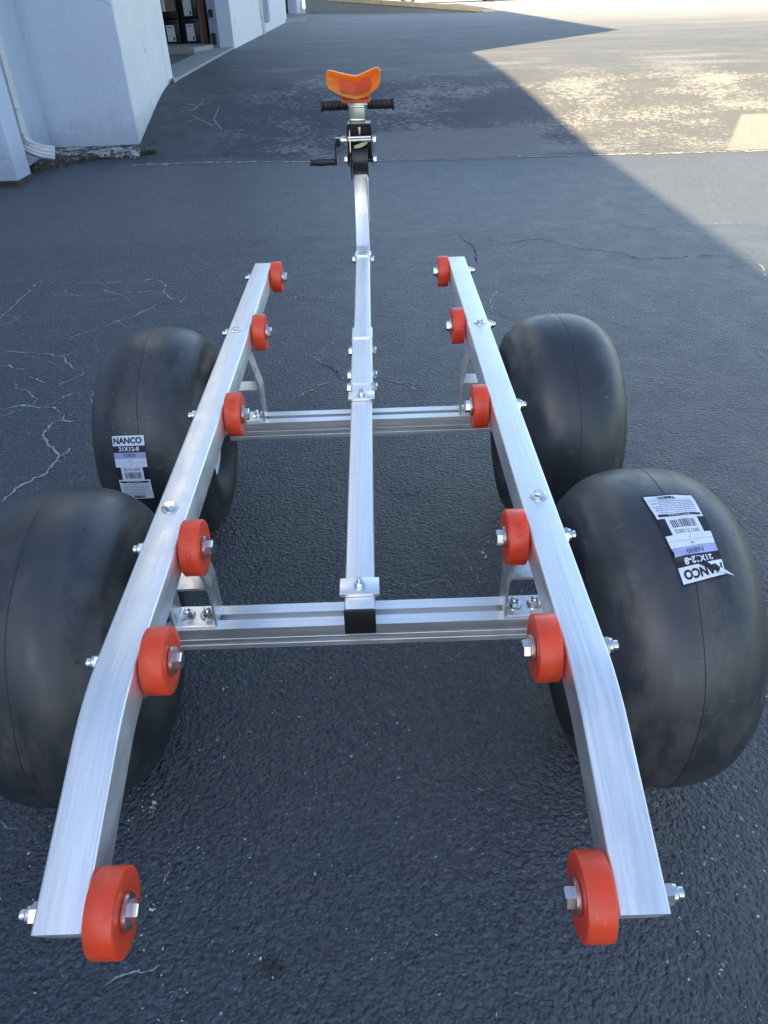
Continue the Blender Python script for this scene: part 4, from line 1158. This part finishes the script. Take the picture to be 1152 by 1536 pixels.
# tongue -------------------------------------------------------------
Z0 = ZC + 0.0006
bm = bmesh.new(); sweep_rect(bm, [(-0.0453, ZC + TU), (0.3, ZC + TU), (0.82, ZC + TU)], TU, TU - 0.0008, 0.003)
tng = dpart('tongue_tube', bm, M_ALU_Y, (0, 0, 0), sm=R(40))
bm = bmesh.new(); add_box(bm, (-.0262, -.0520, Z0 - .0004), (.0262, -.0457, ZC + TU + .0006), 0.0018)
put('end_cap', bm_mesh('end_cap', bm, M_BLACKP, R(30)), (0, 0, 0), tng)
for y0, hw_ in ((0.004, 0.0335), (LB - 0.008, 0.0325)):
    b = bmesh.new()
    add_box(b, (-hw_, -.021, ZC + TU + .0004), (hw_, .021, ZC + TU + .0072), 0.001)
    cl = dpart('clamp_plate', b, M_ALU_P, (0, y0, 0), sm=R(30))
    b = bmesh.new(); zt = ZC + TU + .0074
    add_lathe(b, [(zt, 0), (zt, .011), (zt + .0016, .011), (zt + .0016, 0)], 'z', 20)
    add_lathe(b, [(zt + .0017, 0), (zt + .0017, .0078), (zt + .0085, .0078), (zt + .0085, 0)], 'z', 6)
    add_lathe(b, [(zt + .0086, .0046), (zt + .016, .0046), (zt + .017, .0034), (zt + .017, 0)], 'z', 14)
    put('bolt', bm_mesh('bolt', b, M_STEEL, R(35)), (0, y0, 0), cl)
SW = 0.0565
bm = bmesh.new(); sweep_rect(bm, [(0.795, ZC + TU + .003), (1.095, ZC + TU + .003)], SW, SW, 0.0025)
slv = dpart('coupling_sleeve', bm, M_ALU_Y, (0, 0, 0), sm=R(40))
bm = bmesh.new(); sweep_rect(bm, [(1.090, ZC + TU + .0072), (1.165, ZC + TU + .0072)], SW + .0035, SW + .007, 0.003)
put('collar', bm_mesh('collar', bm, M_ALU_P, R(40)), (0, 0, 0), slv)
for y0, zz_ in ((1.055, .030), (0.892, .030), (0.818, .030)):
    for s in (-1, 1):
        put('bolt', bolt_mesh('head' if s < 0 else 'nut', 'x', s) if False else (HEAD_P if s > 0 else HEAD_N), (s * (SW / 2 + .0004), y0, ZC + zz_), slv)
YP = 2.100                                                          # face of the winch post towards the viewer
bm = bmesh.new(); sweep_rect(bm, [(1.13, ZC + TU), (1.6, ZC + TU), (1.985, ZC + TU)], TU - .0006, TU - .0008, 0.003)
ft = dpart('front_tube', bm, M_ALU_Y, (0, 0, 0), sm=R(40))
# bent neck rising to the post; path follows the top / rear face
npath = [(1.93, ZC + TU + .0016), (1.968, ZC + TU + .0016), (1.984, ZC + TU + .006), (1.996, ZC + TU + .016), (2.064, 0.467), (2.076, 0.488), (2.088, 0.512), (2.096, 0.545), (YP, 0.585), (YP, 0.70), (YP, 0.84)]
bm = bmesh.new(); sweep_rect(bm, npath, TU + .0012, TU, 0.003)
neck = dpart('winch_post', bm, M_ALU_Y, (0, 0, 0), sm=R(40))
bm = bmesh.new(); sweep_rect(bm, [(1.895, ZC + TU + .0052), (1.945, ZC + TU + .0052)], TU + .009, TU + .009, 0.002)
put('collar', bm_mesh('collar', bm, M_ALU_P, R(40)), (0, 0, 0), neck)
for s in (-1, 1):
    put('bolt', HEAD_P if s > 0 else HEAD_N, (s * (TU / 2 + .0050), 1.935, ZC + .028), neck)
bm = bmesh.new()
add_box(bm, (.0262, 2.03, .45), (.0300, 2.10, .60), .001)
put('gusset_plate', bm_mesh('gusset_plate', bm, M_ALU_P), (0, 0, 0), neck)

# steel head post, bow stop and handle
bm = bmesh.new(); add_box(bm, (-.0292, YP - .010, .775), (.0292, YP + .054, .868), .004)
hp = dpart('head_post', bm, M_GALV, (-0.003, 0, 0), sm=R(30))
for z in (.793, .836):
    b = bmesh.new(); add_box(b, (-.0258, YP - .0135, z - .0035), (.0258, YP - .0102, z + .0035), .0015)
    put('weld_band', bm_mesh('weld_band', b, M_ZINC, R(30)), (-0.003, 0, 0), hp)
def bow_stop():
    # outline (x, z) round the shield, drawn about its crease at x = 0
    top = [(-.104, .945), (-.098, .956), (-.088, .9585), (-.060, .950), (-.030, .9425), (-.008, .9375), (.000, .937), (.010, .939), (.030, .9465), (.055, .956), (.070, .962), (.079, .961), (.086, .952)]
    botm = [(-.101, .916), (-.097, .903), (-.085, .895), (-.060, .882), (-.030, .870), (-.010, .865), (.000, .864), (.008, .865), (.028, .871), (.052, .884), (.068, .896), (.078, .905), (.083, .918)]
    b = bmesh.new(); cols = []
    M_ = 8
    def yy_(x): return -0.30 * abs(x) - 0.010
    front = []
    for (tx, tz), (bx, bz) in zip(top, botm):
        col = []
        for k in range(M_ + 1):
            u = k / M_; x = tx + (bx - tx) * u; z = tz + (bz - tz) * u
            rim = 0.006 if (u < .13 or u > .87 or abs(x) > .088) else 0.0
            rib = 0.0022 if k in (4,) and abs(x) < .052 else 0.0
            col.append((x, yy_(x) - rim - rib, z))
        front.append(col)
    fv = [[b.verts.new(p) for p in c] for c in front]
    bv = [[b.verts.new((p[0], yy_(p[0]) + .020, p[2])) for p in c] for c in front]
    n = len(fv)
    for i in range(n - 1):
        for k in range(M_):
            f = b.faces.new((fv[i][k], fv[i][k + 1], fv[i + 1][k + 1], fv[i + 1][k]))
            b.faces.new((bv[i][k], bv[i + 1][k], bv[i + 1][k + 1], bv[i][k + 1]))
    for i in range(n - 1):
        b.faces.new((fv[i][0], fv[i + 1][0], bv[i + 1][0], bv[i][0])); b.faces.new((fv[i][M_], bv[i][M_], bv[i + 1][M_], fv[i + 1][M_]))
    for k in range(M_):
        b.faces.new((fv[0][k], bv[0][k], bv[0][k + 1], fv[0][k + 1])); b.faces.new((fv[-1][k], fv[-1][k + 1], bv[-1][k + 1], bv[-1][k]))
    return bm_mesh('bow_stop', b, M_ORANGE, R(42))
bs = put('bow_stop', bow_stop(), (0.0, YP - .045, 0), dolly)
b = bmesh.new()
vv = [b.verts.new(p) for p in ((-.056, -.0345, .932), (-.002, -.0178, .917), (-.002, -.0178, .876), (-.056, -.0345, .889), (.050, -.0330, .935), (.050, -.0330, .891))]
for f in ((0, 1, 2, 3), (1, 4, 5, 2)): b.faces.new([vv[k] for k in f])
r_ = bmesh.ops.extrude_face_region(b, geom=b.faces[:])
for g_ in r_['geom']:
    if isinstance(g_, bmesh.types.BMVert): g_.co.y += .0165
put('core_block', bm_mesh('core_block', b, M_ORRED), (0.0, YP - .0445, 0), bs)
b = bmesh.new(); add_box(b, (-.055, -.012, .853), (.047, .040, .8635), .003); add_box(b, (-.053, -.004, .8638), (.046, .030, .884), .004)
put('base_block', bm_mesh('base_block', b, M_ORRED, R(30)), (0.0, YP - .045, 0), bs)

hb = bmesh.new(); add_lathe(hb, [(-.135, 0), (-.135, .0095), (.135, .0095), (.135, 0)], 'x', 16)
hbo = dpart('handle_bar', hb, M_ZINC, (0.0, YP + .064, .834), sm=R(40))
def grip(s):
    prof = [(.036, .010), (.036, .0165)]
    x = .040
    for k in range(6):
        prof += [(x, .0150), (x + .002, .0172), (x + .0105, .0172), (x + .0125, .0150)]; x += .0140
    prof += [(x + .001, .0150), (x + .003, .0195), (x + .009, .0215), (x + .0115, .019), (x + .0115, .006), (x + .0115, 0)]
    b_ = bmesh.new(); add_lathe(b_, [(s * a, r) for a, r in prof], 'x', 20)
    put('grip', bm_mesh('grip', b_, M_GRIP, R(30)), (0.0, YP + .064, .834), hbo)
grip(-1); grip(1)

# winch
WX = 0.004
bm = bmesh.new()
for s in (-1, 1):
    x0, x1 = sorted((s * .0415, s * .0445))
    add_prism(bm, [(YP - .004, .640), (YP - .004, .785), (YP - .055, .795), (YP - .100, .785), (YP - .130, .760), (YP - .135, .700), (YP - .105, .655)], x0 , x1, 'x')
add_box(bm, (-.0414, YP - .006, .650), (.0414, YP - .003, .785), .0006)
add_box(bm, (-.0414, YP - .075, .786), (.0414, YP - .006, .7895), .0006)
win = dpart('winch', bm, M_BLACKS, (WX, 0, 0))
b = bmesh.new(); add_lathe(b, [(-.028, 0), (-.028, .060), (-.025, .060), (-.025, .050), (.025, .050), (.025, .060), (.028, .060), (.028, 0)], 'x', 40)
put('drum', bm_mesh('drum', b, M_BLACKP, R(35)), (WX, YP - .078, .672), win)
b = bmesh.new(); gp = []
for k in range(96):
    a = 2 * math.pi * k / 96; r_ = .0675 if (k % 4) < 2 else .0625
    gp.append((r_ * math.cos(a), r_ * math.sin(a)))
add_prism(b, gp, -.0365, -.0315, 'x'); bmesh.ops.triangulate(b, faces=[f for f in b.faces if len(f.verts) > 4])
put('drum_gear', bm_mesh('drum_gear', b, M_BLACKS), (WX, YP - .078, .672), win)
for (dy, z, r_, m2, lo, hi) in ((-.100, .741, .0075, M_ZINC, -.050, .050), (-.118, .752, .0045, M_ZINC, -.0412, .0412), (-.078, .672, .008, M_BLACKS, -.047, .049)):
    b = bmesh.new(); add_lathe(b, [(lo, 0), (lo, r_), (hi, r_), (hi, 0)], 'x', 16); put('shaft', bm_mesh('shaft', b, m2, R(40)), (WX, YP + dy, z), win)
for (dy, z, s) in ((-.100, .741, 1), (-.078, .672, 1), (-.078, .672, -1)):
    put('bolt', HEAD_P if s > 0 else HEAD_N, (WX + s * .0475, YP + dy, z), win)
b = bmesh.new(); add_prism(b, [(-.128, .772), (-.120, .778), (-.112, .770), (-.118, .722), (-.126, .700), (-.131, .705)], -.0355, -.0325, 'x'); bmesh.ops.triangulate(b, faces=[f for f in b.faces if len(f.verts) > 4])
put('ratchet_pawl', bm_mesh('ratchet_pawl', b, M_ZINC), (WX, YP, 0), win)
b = bmesh.new(); add_lathe(b, [(.745, 0), (.745, .006), (.765, .006), (.765, .009), (.772, .009), (.772, 0)], 'z', 6); put('bolt', bm_mesh('bolt', b, M_ZINC), (WX, YP - .020, 0), win)
b = bmesh.new(); rr = []
for k in range(13):
    u = k / 12; a = R(100 + 60 * u); x = -.022 + .050 * u; tw = .010 * math.sin(u * 3.1)
    c0 = Vector((x, -.066 - .008 * math.sin(u * 3.1), .720 + .014 * u))
    rr.append([b.verts.new(c0 + Vector((0, 0, -.0045 - tw * .3))), b.verts.new(c0 + Vector((0.002, -.002, .0045 + tw * .2)))])
for a_, c_ in zip(rr, rr[1:]): b.faces.new((a_[0], c_[0], c_[1], a_[1]))
r_ = bmesh.ops.extrude_face_region(b, geom=b.faces[:])
for g_ in r_['geom']:
    if isinstance(g_, bmesh.types.BMVert): g_.co.y += .003
put('strap', bm_mesh('strap', b, M_STRAP, R(40)), (WX, YP - .045, 0), win)
# crank
b = bmesh.new(); add_lathe(b, [(-.082, 0), (-.082, .008), (-.066, .010), (-.066, .014), (-.050, .014), (-.050, .0085), (-.0446, .0085), (-.0446, 0)], 'x', 20)
put('crank_hub', bm_mesh('crank_hub', b, M_ZINC, R(35)), (WX, YP - .100, .741), win)
b = bmesh.new()
add_prism(b, [(-.112, .752), (-.088, .752), (-.082, .735), (-.092, .660), (-.108, .660), (-.118, .735)], -.0905, -.0855, 'x')
add_prism(b, [(-.116, .750), (-.084, .750), (-.088, .722), (-.112, .722)], -.0850, -.0700, 'x')
put('crank_arm', bm_mesh('crank_arm', b, M_BLACKS), (WX, YP, 0), win)
b = bmesh.new(); add_lathe(b, [(-.183, 0), (-.183, .009), (-.181, .0115), (-.176, .0115), (-.173, .0095), (-.155, .0125), (-.135, .0130), (-.110, .0105), (-.104, .0120), (-.094, .0120), (-.091, .009), (-.091, 0)], 'x', 24)
put('crank_handle', bm_mesh('crank_handle', b, M_GRIP, R(30)), (WX, YP - .100, .671), win)
